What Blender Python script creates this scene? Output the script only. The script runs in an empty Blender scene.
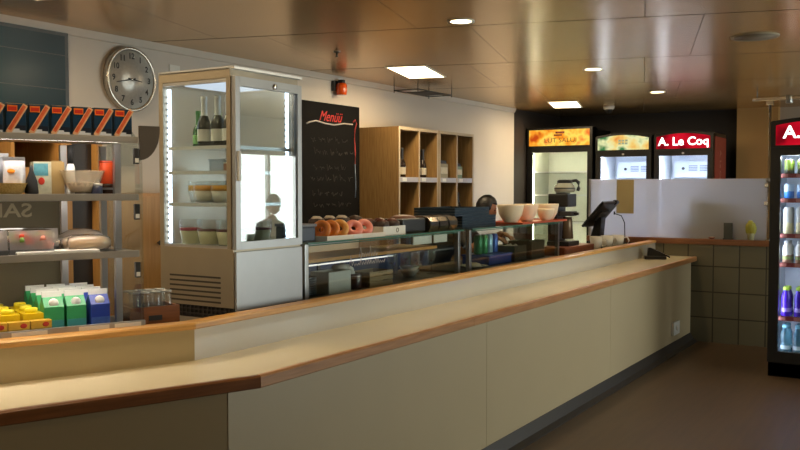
import bpy, bmesh, math, random
from mathutils import Vector, Matrix, Euler
random.seed(7)
SC = bpy.context.scene
COL = SC.collection
PI = math.pi
R = math.radians

# ------------------------------------------------------------------ materials
def s2l(c):
    return tuple((v/12.92 if v <= .04045 else ((v+.055)/1.055)**2.4) for v in (x/255. for x in c))

MATS = {}
def mat(name, col, rough=.5, metal=0., var=.06, scale=12., emit=None, es=0., bump=0., coat=0., trans=0., spec=.5):
    """procedural principled material: base colour broken up by a little noise"""
    if name in MATS: return MATS[name]
    m = bpy.data.materials.new(name); m.use_nodes = True
    nt = m.node_tree; b = nt.nodes['Principled BSDF']
    c = s2l(col)
    tc = nt.nodes.new('ShaderNodeTexCoord'); no = nt.nodes.new('ShaderNodeTexNoise')
    no.inputs['Scale'].default_value = scale; no.inputs['Detail'].default_value = 3
    nt.links.new(tc.outputs['Object'], no.inputs['Vector'])
    mx = nt.nodes.new('ShaderNodeMix'); mx.data_type = 'RGBA'
    mx.inputs[6].default_value = (*[v*(1-var) for v in c], 1); mx.inputs[7].default_value = (*[min(1, v*(1+var)) for v in c], 1)
    nt.links.new(no.outputs['Fac'], mx.inputs[0]); nt.links.new(mx.outputs[2], b.inputs['Base Color'])
    b.inputs['Roughness'].default_value = rough; b.inputs['Metallic'].default_value = metal
    b.inputs['Specular IOR Level'].default_value = spec
    if coat: b.inputs['Coat Weight'].default_value = coat; b.inputs['Coat Roughness'].default_value = .08
    if trans: b.inputs['Transmission Weight'].default_value = trans
    if emit is not None:
        b.inputs['Emission Color'].default_value = (*s2l(emit), 1); b.inputs['Emission Strength'].default_value = es
    if bump:
        bp = nt.nodes.new('ShaderNodeBump'); bp.inputs['Strength'].default_value = bump; bp.inputs['Distance'].default_value = .004
        nt.links.new(no.outputs['Fac'], bp.inputs['Height']); nt.links.new(bp.outputs['Normal'], b.inputs['Normal'])
    MATS[name] = m
    return m

def wood(name, c1, c2, axis='z', scale=6., rough=.45):
    if name in MATS: return MATS[name]
    m = bpy.data.materials.new(name); m.use_nodes = True
    nt = m.node_tree; b = nt.nodes['Principled BSDF']
    tc = nt.nodes.new('ShaderNodeTexCoord'); mp = nt.nodes.new('ShaderNodeMapping')
    sc = {'x': (1, 14, 14), 'y': (14, 1, 14), 'z': (14, 14, 1)}[axis]
    mp.inputs['Scale'].default_value = sc
    no = nt.nodes.new('ShaderNodeTexNoise'); no.inputs['Scale'].default_value = scale; no.inputs['Detail'].default_value = 5
    cr = nt.nodes.new('ShaderNodeValToRGB')
    cr.color_ramp.elements[0].position = .3; cr.color_ramp.elements[0].color = (*s2l(c1), 1)
    cr.color_ramp.elements[1].position = .7; cr.color_ramp.elements[1].color = (*s2l(c2), 1)
    nt.links.new(tc.outputs['Object'], mp.inputs['Vector']); nt.links.new(mp.outputs[0], no.inputs['Vector'])
    nt.links.new(no.outputs['Fac'], cr.inputs[0]); nt.links.new(cr.outputs[0], b.inputs['Base Color'])
    b.inputs['Roughness'].default_value = rough
    MATS[name] = m
    return m

def thin_glass(name, tint=(255, 255, 255), ior=1.5, rough=.0, haze=0., hazecol=(220, 225, 230), boost=1.0, blur=0.):
    """thin pane: see-through plus a Fresnel mirror; haze adds a frosted diffuse layer"""
    if name in MATS: return MATS[name]
    m = bpy.data.materials.new(name); m.use_nodes = True
    nt = m.node_tree; nt.nodes.clear()
    out = nt.nodes.new('ShaderNodeOutputMaterial')
    tr = nt.nodes.new('ShaderNodeBsdfTransparent'); tr.inputs[0].default_value = (*s2l(tint), 1)
    gl = nt.nodes.new('ShaderNodeBsdfGlossy'); gl.inputs['Roughness'].default_value = rough
    fr = nt.nodes.new('ShaderNodeFresnel'); fr.inputs[0].default_value = ior
    mu = nt.nodes.new('ShaderNodeMath'); mu.operation = 'MULTIPLY'; mu.inputs[1].default_value = boost; mu.use_clamp = True
    ge = nt.nodes.new('ShaderNodeNewGeometry'); bf = nt.nodes.new('ShaderNodeMix')   # same mirror strength seen from either side
    bf.inputs[2].default_value = ior; bf.inputs[3].default_value = 1/ior
    nt.links.new(ge.outputs['Backfacing'], bf.inputs[0]); nt.links.new(bf.outputs[0], fr.inputs[0])
    nt.links.new(fr.outputs[0], mu.inputs[0])
    base = tr.outputs[0]
    if haze:
        df = nt.nodes.new('ShaderNodeBsdfDiffuse'); df.inputs[0].default_value = (*s2l(hazecol), 1)
        tl = nt.nodes.new('ShaderNodeBsdfTranslucent'); tl.inputs[0].default_value = (*s2l(hazecol), 1)
        h1 = nt.nodes.new('ShaderNodeMixShader'); h1.inputs[0].default_value = .8
        nt.links.new(df.outputs[0], h1.inputs[1]); nt.links.new(tl.outputs[0], h1.inputs[2])
        h2 = nt.nodes.new('ShaderNodeMixShader'); h2.inputs[0].default_value = haze
        thru = tr
        if blur:
            thru = nt.nodes.new('ShaderNodeBsdfRefraction'); thru.inputs['Roughness'].default_value = blur; thru.inputs['IOR'].default_value = 1.12
            thru.inputs[0].default_value = (*s2l(tint), 1)
        nt.links.new(thru.outputs[0], h2.inputs[1]); nt.links.new(h1.outputs[0], h2.inputs[2])
        base = h2.outputs[0]
    mx = nt.nodes.new('ShaderNodeMixShader')
    nt.links.new(mu.outputs[0], mx.inputs[0]); nt.links.new(base, mx.inputs[1]); nt.links.new(gl.outputs[0], mx.inputs[2])
    nt.links.new(mx.outputs[0], out.inputs[0])
    MATS[name] = m
    return m

def glow(name, col, st):
    if name in MATS: return MATS[name]
    m = bpy.data.materials.new(name); m.use_nodes = True
    nt = m.node_tree; nt.nodes.clear()
    out = nt.nodes.new('ShaderNodeOutputMaterial'); e = nt.nodes.new('ShaderNodeEmission')
    e.inputs[0].default_value = (*s2l(col), 1); e.inputs[1].default_value = st
    nt.links.new(e.outputs[0], out.inputs[0]); MATS[name] = m
    return m

# ------------------------------------------------------------------ mesh builder
class MB:
    def __init__(s): s.bm = bmesh.new(); s.mi = 0
    def _tag(s, geom, smooth=False):
        for f in geom:
            f.material_index = s.mi; f.smooth = smooth
    def box(s, x0, x1, y0, y1, z0, z1, bev=0., rot=None, piv=None):
        r = bmesh.ops.create_cube(s.bm, size=1.)
        vs = r['verts']
        for v in vs:
            v.co = Vector(((x0+x1)/2+v.co.x*(x1-x0), (y0+y1)/2+v.co.y*(y1-y0), (z0+z1)/2+v.co.z*(z1-z0)))
        fs = set(f for v in vs for f in v.link_faces)
        if bev:
            es = list(set(e for v in vs for e in v.link_edges))
            rr = bmesh.ops.bevel(s.bm, geom=es, offset=bev, segments=2, affect='EDGES', profile=.7)
            vs = list(set(v for f in rr['faces'] for v in f.verts) | set(v for v in vs if v.is_valid))
            fs = set(f for v in vs for f in v.link_faces)
        s._tag(fs)
        if rot is not None:
            bmesh.ops.rotate(s.bm, cent=Vector(piv if piv else ((x0+x1)/2, (y0+y1)/2, (z0+z1)/2)), matrix=Euler(rot).to_matrix(), verts=vs)
        return s
    def lathe(s, prof, c=(0, 0, 0), n=20, axis='z', mats=None, cap=True):
        """revolve (r, h) profile; mats gives a material index per segment"""
        rings = []
        for r, h in prof:
            ring = []
            for k in range(n):
                a = 2*PI*k/n; p = (r*math.cos(a), r*math.sin(a), h)
                if axis == 'x': p = (h, p[0], p[1])
                elif axis == 'y': p = (p[1], h, p[0])
                ring.append(s.bm.verts.new(Vector(p)+Vector(c)))
            rings.append(ring)
        for i in range(len(rings)-1):
            for k in range(n):
                a, b = rings[i], rings[i+1]; k2 = (k+1) % n
                f = s.bm.faces.new((a[k], a[k2], b[k2], b[k]))
                f.smooth = True; f.material_index = mats[i] if mats else s.mi
        if cap:
            for ring, rev, q in ((rings[0], True, 0), (rings[-1], False, -1)):
                if prof[q][0] > 1e-5:
                    f = s.bm.faces.new(list(reversed(ring)) if rev else ring)
                    f.material_index = (mats[q] if mats else s.mi)
        return s
    def tube(s, pts, r, n=8, closed=False):
        pts = [Vector(p) for p in pts]; rings = []
        rr = r if isinstance(r, (list, tuple)) else [r]*len(pts)
        up = Vector((0, 0, 1)); 
        for i, p in enumerate(pts):
            d = (pts[min(i+1, len(pts)-1)]-pts[max(i-1, 0)])
            if closed: d = pts[(i+1) % len(pts)]-pts[i-1]
            d.normalize()
            u = d.cross(up)
            if u.length < 1e-3: u = d.cross(Vector((1, 0, 0)))
            u.normalize(); w = u.cross(d).normalized()
            rings.append([s.bm.verts.new(p+rr[i]*(math.cos(2*PI*k/n)*u+math.sin(2*PI*k/n)*w)) for k in range(n)])
        m = len(rings)
        for i in range(m if closed else m-1):
            a, b = rings[i], rings[(i+1) % m]
            for k in range(n):
                f = s.bm.faces.new((a[k], a[(k+1) % n], b[(k+1) % n], b[k])); f.smooth = True; f.material_index = s.mi
        if not closed:
            for q in (list(reversed(rings[0])), rings[-1]):
                f = s.bm.faces.new(q); f.material_index = s.mi
        return s
    def sweep(s, poly, y0, y1):
        """polygon of (x,z) swept along y between two end functions y(x)"""
        a = [s.bm.verts.new((x, y0(x), z)) for x, z in poly]; b = [s.bm.verts.new((x, y1(x), z)) for x, z in poly]
        n = len(poly)
        for k in range(n):
            f = s.bm.faces.new((a[k], a[(k+1) % n], b[(k+1) % n], b[k])); f.material_index = s.mi
        for q in (list(reversed(a)), b):
            f = s.bm.faces.new(q); f.material_index = s.mi
        return s
    def prism(s, poly, z0, z1):
        a = [s.bm.verts.new((x, y, z0)) for x, y in poly]; b = [s.bm.verts.new((x, y, z1)) for x, y in poly]
        n = len(poly)
        for k in range(n):
            f = s.bm.faces.new((a[k], a[(k+1) % n], b[(k+1) % n], b[k])); f.material_index = s.mi
        for q in (list(reversed(a)), b):
            f = s.bm.faces.new(q); f.material_index = s.mi
        return s
    def blob(s, c, rad, jit=0., sub=2, seed=0, flat=None):
        r = bmesh.ops.create_icosphere(s.bm, subdivisions=sub, radius=1.)
        rn = random.Random(seed)
        for v in r['verts']:
            k = 1+rn.uniform(-jit, jit)
            v.co = Vector((v.co.x*rad[0]*k, v.co.y*rad[1]*k, v.co.z*rad[2]*k))
            if flat is not None and v.co.z < flat: v.co.z = flat
            v.co += Vector(c)
        s._tag(set(f for v in r['verts'] for f in v.link_faces), True)
        return s
    def torus(s, c, R0, r0, n=20, m=10, rot=None, arc=None):
        vs = []
        M = Euler(rot).to_matrix() if rot else Matrix.Identity(3)
        g = []
        a0, a1 = arc if arc else (0, 2*PI)
        full = arc is None
        for i in range(n):
            ring = []
            for j in range(m):
                a = 2*PI*i/n; b = a0+(a1-a0)*j/(m if full else m-1)
                p = M @ Vector(((R0+r0*math.cos(b))*math.cos(a), (R0+r0*math.cos(b))*math.sin(a), r0*math.sin(b)))
                ring.append(s.bm.verts.new(p+Vector(c)))
            g.append(ring)
        for i in range(n):
            for j in range(m if full else m-1):
                f = s.bm.faces.new((g[i][j], g[(i+1) % n][j], g[(i+1) % n][(j+1) % m], g[i][(j+1) % m])); f.smooth = True; f.material_index = s.mi
        return s
    def build(s, name, mats, parent=None, loc=None, fix=True):
        if fix: bmesh.ops.recalc_face_normals(s.bm, faces=s.bm.faces)
        me = bpy.data.meshes.new(name); s.bm.to_mesh(me); s.bm.free()
        for m in (mats if isinstance(mats, (list, tuple)) else [mats]): me.materials.append(m)
        o = bpy.data.objects.new(name, me); COL.objects.link(o)
        if parent is not None: o.parent = parent
        if loc is not None: o.location = loc
        return o

def B(*a, **k): return MB().box(*a, **k)

def tag(o, label, cat, group=None, kind=None):
    o['label'] = label; o['category'] = cat
    if group: o['group'] = group
    if kind: o['kind'] = kind
    return o
def thing(name, loc, label, cat, group=None, rz=0.):
    o = bpy.data.objects.new(name, None); COL.objects.link(o)
    o.empty_display_size = .05
    o.location = loc; o.rotation_euler = (0, 0, rz)
    return tag(o, label, cat, group)
def struct(o):
    o['kind'] = 'structure'; return o
KIDS = {}
def copy_tree(o, parent=None):
    c = o.copy(); COL.objects.link(c); c.parent = parent
    for ch in list(o.children): copy_tree(ch, c)
    return c
def dup(o, loc, label, rz=None, group=None):
    c = copy_tree(o); c.location = loc
    c['label'] = label
    if rz is not None: c.rotation_euler = (0, 0, rz)
    if group: c['group'] = group
    return c
def text(body, size, m, parent, loc, rot, ext=.001, shear=0., bold=0., name='lettering', mirror=False, sx=1., align='CENTER'):
    cu = bpy.data.curves.new('t', 'FONT'); cu.body = body; cu.size = size; cu.extrude = ext; cu.shear = shear; cu.offset = bold
    cu.align_x = align; cu.align_y = 'CENTER'; cu.resolution_u = 3
    t = bpy.data.objects.new('t', cu); COL.objects.link(t)
    dg = bpy.context.evaluated_depsgraph_get(); dg.update()
    me = bpy.data.meshes.new_from_object(t.evaluated_get(dg))
    bpy.data.objects.remove(t); bpy.data.curves.remove(cu)
    for v in me.vertices: v.co.x *= (-sx if mirror else sx)
    me.name = name; me.materials.clear(); me.materials.append(m)
    o = bpy.data.objects.new(name, me); COL.objects.link(o); o.parent = parent; o.location = loc; o.rotation_euler = rot
    return o
ONX = (PI/2, 0, PI/2)      # writing that faces +X
ONY = (PI/2, 0, 0)         # writing that faces -Y

# shared materials
white_paint = mat('white_paint', (225, 222, 214), .5)
silver = mat('brushed_silver', (190, 190, 190), .32, .85)
steel = mat('steel', (150, 150, 148), .3, .9)
chrome = mat('chrome', (215, 215, 215), .08, 1.)
black = mat('black_plastic', (16, 16, 17), .38)
blackm = mat('matt_black', (12, 12, 12), .7)
dark = mat('dark_grey', (45, 43, 42), .5)
clear = thin_glass('clear_glass', (245, 250, 248), 1.5)
cup_glass = thin_glass('cup_glass', (246, 248, 247), 1.5, .02, boost=.9, haze=.1, hazecol=(245, 248, 248))
oak = wood('oak', (138, 106, 62), (166, 132, 84), 'z')
oak_y = wood('oak_along', (158, 100, 50), (188, 128, 70), 'y')
white_plastic = mat('white_plastic', (232, 232, 228), .4)
ceramic = mat('ceramic', (232, 224, 206), .22)
paper = mat('paper', (228, 226, 218), .7)

# ------------------------------------------------------------------ setting
CEIL = 2.41
def ceiling_mat():
    m = mat('metal_ceiling_panels', (216, 178, 120), .24, .6, var=.03, scale=2)
    return m
def tile_mat():
    m = bpy.data.materials.new('square_wall_tiles'); m.use_nodes = True
    nt = m.node_tree; b = nt.nodes['Principled BSDF']
    tc = nt.nodes.new('ShaderNodeTexCoord'); sp = nt.nodes.new('ShaderNodeSeparateXYZ'); cb = nt.nodes.new('ShaderNodeCombineXYZ')
    nt.links.new(tc.outputs['Object'], sp.inputs[0]); nt.links.new(sp.outputs[0], cb.inputs[0]); nt.links.new(sp.outputs[2], cb.inputs[1])
    mp = nt.nodes.new('ShaderNodeMapping'); mp.inputs['Location'].default_value = (1.9+.24*4-.24*.0+.006, .01, 0)
    br = nt.nodes.new('ShaderNodeTexBrick'); br.offset = 0.
    br.inputs['Color1'].default_value = (*s2l((104, 97, 76)), 1); br.inputs['Color2'].default_value = (*s2l((96, 90, 70)), 1)
    br.inputs['Mortar'].default_value = (*s2l((50, 44, 34)), 1); br.inputs['Scale'].default_value = 1.
    br.inputs['Mortar Size'].default_value = .006; br.inputs['Brick Width'].default_value = .24; br.inputs['Row Height'].default_value = .25
    nt.links.new(cb.outputs[0], mp.inputs['Vector']); nt.links.new(mp.outputs[0], br.inputs['Vector'])
    nt.links.new(br.outputs['Color'], b.inputs['Base Color']); b.inputs['Roughness'].default_value = .3
    bp = nt.nodes.new('ShaderNodeBump'); bp.inputs['Strength'].default_value = .5; bp.inputs['Distance'].default_value = .004; bp.invert = True
    nt.links.new(br.outputs['Fac'], bp.inputs['Height']); nt.links.new(bp.outputs['Normal'], b.inputs['Normal'])
    return m

XW, XE, YB, YF = -4.25, 2.3, 10.7, -1.6
floor_m = wood('vinyl_floor', (68, 49, 28), (80, 58, 33), 'y', 2., .45)
wall_m = mat('wall_paint', (206, 196, 184), .6, var=.03, scale=3)
wall_dark_m = mat('dark_wall_paint', (52, 46, 44), .6, var=.05, scale=3)
wall_warm_m = mat('beige_wall_paint', (212, 166, 104), .6, var=.04, scale=3)
struct(B(XW-.1, XE+.1, YF-.1, YB+.1, -.1, 0).build('floor', floor_m))
ce = MB(); ce.box(XW-.1, XE+.1, YF-.1, YB+.1, CEIL+.012, CEIL+.1)
ca, sa = math.cos(R(16.5)), math.sin(R(16.5))
ce._tag(ce.bm.faces); [setattr(f, 'material_index', 1) for f in ce.bm.faces]
for i in range(-6, 12):
    for j in range(-4, 8):
        u0, v0 = 1.25*i+.3*(j % 2), 4.88+1.5*(j-3)
        c_ = [(u0+.002, v0+.007), (u0+1.248, v0+.007), (u0+1.248, v0+1.493), (u0+.002, v0+1.493)]
        p_ = [(a*ca-b*sa, a*sa+b*ca) for a, b in c_]
        cx_, cy_ = sum(p[0] for p in p_)/4, sum(p[1] for p in p_)/4
        if not (XW-.7 < cx_ < XE+.7 and YF-.7 < cy_ < YB+.7): continue
        bm_ = bmesh.new(); f_ = bm_.faces.new([bm_.verts.new((p[0], p[1], CEIL)) for p in p_])
        for co_, no_ in (((XW, 0, 0), (-1, 0, 0)), ((XE, 0, 0), (1, 0, 0)), ((0, YF, 0), (0, -1, 0)), ((0, YB, 0), (0, 1, 0))):
            bmesh.ops.bisect_plane(bm_, geom=list(bm_.verts)+list(bm_.edges)+list(bm_.faces), plane_co=co_, plane_no=no_, clear_outer=True)
        for f in bm_.faces:
            lo = [ce.bm.verts.new(v.co) for v in f.verts]; hi = [ce.bm.verts.new(v.co+Vector((0, 0, .012))) for v in f.verts]
            for k in range(len(lo)): ce.bm.faces.new((lo[k], lo[(k+1) % len(lo)], hi[(k+1) % len(lo)], hi[k])).material_index = 1
            ce.bm.faces.new(lo)
        bm_.free()
struct(ce.build('ceiling', [ceiling_mat(), mat('ceiling_gap', (62, 46, 30), .7)]))
struct(B(XW-.1, XW, YF, 9.28, 0, CEIL+.05).build('wall_left', wall_m))
struct(B(XW-.1, XW, 9.28, YB, 0, CEIL+.05).build('wall_alcove', wall_dark_m))
struct(B(XW-.1, -2.06, YB, YB+.1, 0, CEIL+.05).build('wall_back', wall_dark_m))
struct(B(-2.06, XE, YB, YB+.1, 0, CEIL+.05).build('wall_rear', wall_m))
struct(B(-2.06, -1.62, YB-.12, YB, 0, CEIL).build('column_1', wall_warm_m))
struct(B(XW, XE, YF-.1, YF, 0, CEIL+.05).build('wall_front', wall_m))
struct(MB().sweep([(XW, CEIL-.045), (XW+.012, CEIL-.04), (XW+.03, CEIL), (XW, CEIL)], lambda x: YF, lambda x: 9.28).build('trim_1', mat('cornice', (214, 204, 190), .5)))
# right wall with its row of windows
WIN = [(4.4, 6.0), (6.2, 7.9), (8.05, 9.6)]
ZS, ZT = .3, 1.98
w = MB(); w.box(XE, XE+.1, YF, YB, 0, ZS); w.box(XE, XE+.1, YF, YB, ZT, CEIL+.05)
ys = [YF]+[v for a in WIN for v in a]+[YB]
for i in range(0, len(ys), 2): w.box(XE, XE+.1, ys[i], ys[i+1], ZS, ZT)
struct(w.build('wall_right', wall_m))
wf = mat('window_frame_paint', (215, 215, 212), .4)
for i, (a, b) in enumerate(WIN):
    f = MB(); t = .05
    f.box(XE+.01, XE+.07, a, b, ZS, ZS+t).box(XE+.01, XE+.07, a, b, ZT-t, ZT)
    f.box(XE+.01, XE+.07, a, a+t, ZS+t, ZT-t).box(XE+.01, XE+.07, b-t, b, ZS+t, ZT-t)
    f.box(XE+.01, XE+.07, (a+b)/2-.02, (a+b)/2+.02, ZS+t, ZT-t)
    fo = struct(f.build('window_%d' % (i+1), wf))
    B(XE+.035, XE+.041, a+t, b-t, ZS+t, ZT-t).build('pane', clear, fo)

# unseen full-height wall right of the drinks cooler, added to block far window light
struct(B(-.42, 1.6, 8.79, 8.89, 0, CEIL+.05).build('wall_light_block', wall_m))
# tiled half wall, its cap and the frosted screen on top
HY = 8.78
struct(B(-3.16, -.42, HY, HY+.12, 0, .95).build('partition', tile_mat()))
struct(B(-3.18, -.425, HY-.02, HY+.14, .95, 1.005, bev=.006).build('trim_2', wood('cap_wood', (112, 68, 38), (138, 88, 52), 'x')))
scr = thing('glass_screen', (-2.3, HY+.05, 1.005), 'frosted glass screen standing on the tiled half wall with wooden cap', 'glass screen')
B(-.86, .86, -.005, .005, 0, .585).build('frosted_pane', thin_glass('frosted', (235, 238, 248), 1.5, .1, haze=.72, hazecol=(250, 250, 255), blur=.16), scr)
B(-.88, -.86, -.012, .012, 0, .59).build('edge_post', silver, scr)
cl = MB()
for z in (.35, .52): cl.box(.84, .875, -.02, .02, z-.02, z+.02, bev=.004)
cl.build('clamp', chrome, scr)
# ------------------------------------------------------------------ the long serving counter: two sections meeting at a mitre
O = Vector((-2.06, 2.36, 0)); ANG = R(22.18); TN = math.tan(ANG/2)
lam_top = mat('laminate_top', (236, 222, 186), .22, var=.04, scale=4, coat=.3)
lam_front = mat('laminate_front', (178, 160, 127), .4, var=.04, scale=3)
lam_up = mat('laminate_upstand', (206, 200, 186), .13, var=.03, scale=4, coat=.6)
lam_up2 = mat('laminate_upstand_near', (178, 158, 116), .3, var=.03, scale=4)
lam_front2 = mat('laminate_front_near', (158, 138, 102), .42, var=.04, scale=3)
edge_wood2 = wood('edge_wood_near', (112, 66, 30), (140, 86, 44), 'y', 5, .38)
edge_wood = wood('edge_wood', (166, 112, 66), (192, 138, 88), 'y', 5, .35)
ledge_wood = wood('ledge_wood', (196, 142, 74), (220, 168, 96), 'y', 5, .35)
toe_m = mat('toe_kick', (42, 36, 32), .55)
def counter(root, y0, y1, seams, edges, px, p0, p1, fm, um, em):
    cuts = [p0]+[(lambda x, s=s: s) for s in seams]+[p1]
    for i in range(len(cuts)-1):
        a, b = cuts[i], cuts[i+1]; g = .0015
        MB().sweep([(px-.02, .08), (px, .08), (px, .786), (px-.02, .786)], lambda x: a(x)+g, lambda x: b(x)-g).build('front_panel', fm, root)
    MB().sweep([(-.42, .08), (-.08, .08), (-.08, .785), (-.42, .785)], y0, y1).build('carcass', dark, root)
    MB().sweep([(-.41, .788), (-.024, .788), (-.024, .83), (-.41, .83)], y0, y1).build('worktop', lam_top, root)
    cuts = [y0]+[(lambda x, s=s: s) for s in edges]+[y1]
    for i in range(len(cuts)-1):
        a, b = cuts[i], cuts[i+1]; g = .001
        MB().sweep([(-.023, .786), (-.004, .786), (0, .79), (0, .826), (-.006, .832), (-.023, .832)], lambda x: a(x)+g, lambda x: b(x)-g).build('edge_strip', em, root)
    MB().sweep([(-.422, .79), (-.405, .83), (-.405, .953), (-.422, .953)], y0, y1).build('upstand', um, root)
    MB().sweep([(-.47, .953), (-.398, .953), (-.394, .957), (-.394, .972), (-.4, .978), (-.47, .978)], y0, y1).build('ledge', ledge_wood, root)
    MB().sweep([(-.09, .0), (.022, .0), (.022, .006), (-.02, .02), (-.05, .08), (-.09, .08)], y0, y1).build('toe_kick', toe_m, root)
cs = thing('serving_counter', O, 'long cream laminate serving counter with wooden edges running back to the tiled wall', 'counter', 'sections of the serving counter')
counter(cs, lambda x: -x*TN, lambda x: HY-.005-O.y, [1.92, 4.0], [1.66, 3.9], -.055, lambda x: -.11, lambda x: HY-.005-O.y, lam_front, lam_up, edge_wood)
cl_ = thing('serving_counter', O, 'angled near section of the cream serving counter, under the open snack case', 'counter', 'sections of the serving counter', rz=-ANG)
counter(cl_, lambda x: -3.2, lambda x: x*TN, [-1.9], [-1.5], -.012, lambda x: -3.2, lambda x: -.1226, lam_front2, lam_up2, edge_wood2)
# inner work surface behind the ledge
dn = Vector((math.sin(ANG), math.cos(ANG))); nn = Vector((math.cos(ANG), -math.sin(ANG)))
def LW(x, y): p = Vector((O.x, O.y))+nn*x+dn*y; return (p.x, p.y)
def LP(x, y, z): a = LW(x, y); return (a[0], a[1], z)
wk = thing('back_worktop', (0, 0, 0), 'grey inner worktop behind the counter ledge carrying the glass cases', 'worktop')
XI = -2.06-.475
poly = [(XI, 8.6), (XI, O.y+.475*TN), LW(-.475, -2.7), LW(-1.15, -2.7), LW(-1.15, -1.15*TN), (O.x-1.15, O.y+1.15*TN), (-3.21, 8.6)]
MB().prism(poly, .88, .92).build('slab', mat('worktop_grey', (120, 110, 98), .35), wk)
poly2 = [(XI-.03, 8.55), (XI-.03, O.y+.5*TN), LW(-.505, -2.65), LW(-1.1, -2.65), LW(-1.1, -1.1*TN), (O.x-1.1, O.y+1.1*TN), (-3.16, 8.55)]
MB().prism(poly2, 0, .88).build('cabinet_body', dark, wk)
# power outlet on the front panel
so = thing('wall_socket', (-2.115, 8.16, .21), 'small white socket box low on the counter front near its far end', 'socket')
B(0, .03, -.1, .1, -.06, .06, bev=.006).build('box', white_plastic, so)
MB().lathe([(.0, .03), (.026, .03), (.026, .034), (.0, .034)], (0, .0, 0), 14, 'x').build('socket_face', paper, so)

# ------------------------------------------------------------------ open snack case (angled like the counter's near section)
SHY = .088
SX0, SX1, SY0, SY1 = -.86, -.475, -1.75, -.267     # back, front, near end, far end
sc = thing('open_display_case', O, 'open refrigerated snack case with steel shelves at the left', 'display case', rz=-ANG)
shelf_m = mat('shelf_steel', (150, 146, 142), .34, .7)
front_m = mat('shelf_front_steel', (178, 174, 168), .3, .4)
def level(z, x1=SX1, th=.022, name='shelf'):
    s = B(SX0, x1-.012, SY0, SY1, z-.010, z).build(name, shelf_m, sc)
    MB().box(x1-.012, x1, SY0, SY1, z-th, z+.004, bev=.003).build('shelf_front', front_m, s)
    B(x1-.05, x1-.02, SY0+.1, SY1-.06, z-.018, z-.0105).build('light_tube', glow('case_tube', (255, 242, 228), 19.), s)
    return s
level(1.690, th=.02); level(1.475); level(1.26)
B(SX0, SX1, SY0, SY1, .925, .965).build('base', mat('case_base', (120, 116, 112), .4, .4), sc)
B(SX0+.03, SX1-.03, SY0, SY1-.02, .965, .978).build('floor_mat', mat('mat_grey', (96, 104, 112), .5), sc)
# back panel with its writing seen from behind
bp = B(SX0, SX0+.012, SY0, -.46, .978, 1.455).build('back_panel', mat('olive_back', (92, 82, 58), .7), sc)
text('SALAT', .075, mat('back_letters', (142, 128, 98), .5), bp, (SX0+.014, -.70, 1.41), ONX, .001, mirror=True, bold=.0012, sx=1.25)
for (x, y) in ((SX0+.012, -.445), (SX0+.012, SY1-.02), (SX1-.1, SY1-.05), (SX0+.012, SY0+.02)):
    B(x-.012, x+.012, y-.012, y+.012, .965, 1.67).build('post', silver, sc)
# clear side pane with rounded top front corner, dark curved head
side = MB(); pts = [(SX0, .978), (SX1+.02, .978), (SX1+.02, 1.52)]
for k in range(9):
    a = k/8*PI/2; pts.append((SX1-.16+.18*math.cos(a), 1.57+.16*math.sin(a)))
pts.append((SX0, 1.73))
side.sweep(pts, lambda x: SY1+.002, lambda x: SY1+.008); side.build('side_pane', clear, sc)
hd = MB(); q = [(SY1+.002, 1.735), (SY1+.08, 1.735)]
for k in range(9):
    a = -k/8*PI/2; q.append((SY1+.002+.078*math.cos(a), 1.72+.115*math.sin(a)))
hd.bm.faces.new([hd.bm.verts.new((SX1-.002, y, z)) for y, z in q]); hd.bm.faces.ensure_lookup_table()
r_ = bmesh.ops.extrude_face_region(hd.bm, geom=[hd.bm.faces[0]]); bmesh.ops.translate(hd.bm, vec=(.014, 0, 0), verts=[v for v in r_['geom'] if isinstance(v, bmesh.types.BMVert)]); hd.build('curved_bracket', mat('bracket_grey', (92, 84, 76), .4, .3), sc)
for z in (1.62, 1.41, 1.19):
    c = B(SX1-.005, SX1+.012, SY1-.02, SY1+.0, z-.03, z+.03, bev=.004).build('price_clip', dark, sc)
    B(SX1+.012, SX1+.014, SY1-.017, SY1-.003, z-.024, z-.008).build('price_tag', paper, c)
# price rail along the bottom front
rl = B(SX1+.002, SX1+.014, SY0, SY1+.015, .955, .998, bev=.003).build('price_rail', mat('rail_grey', (168, 166, 164), .35, .3), sc)
for (a, b) in ((-.37, -.27), (-.5, -.39), (-.73, -.61), (-1.0, -.85)):
    B(SX1+.014, SX1+.016, a, b, .960, .993).build('price_label', paper, rl)

def LPC(x, y, z): return LP(x, y+SHY, z)
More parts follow.
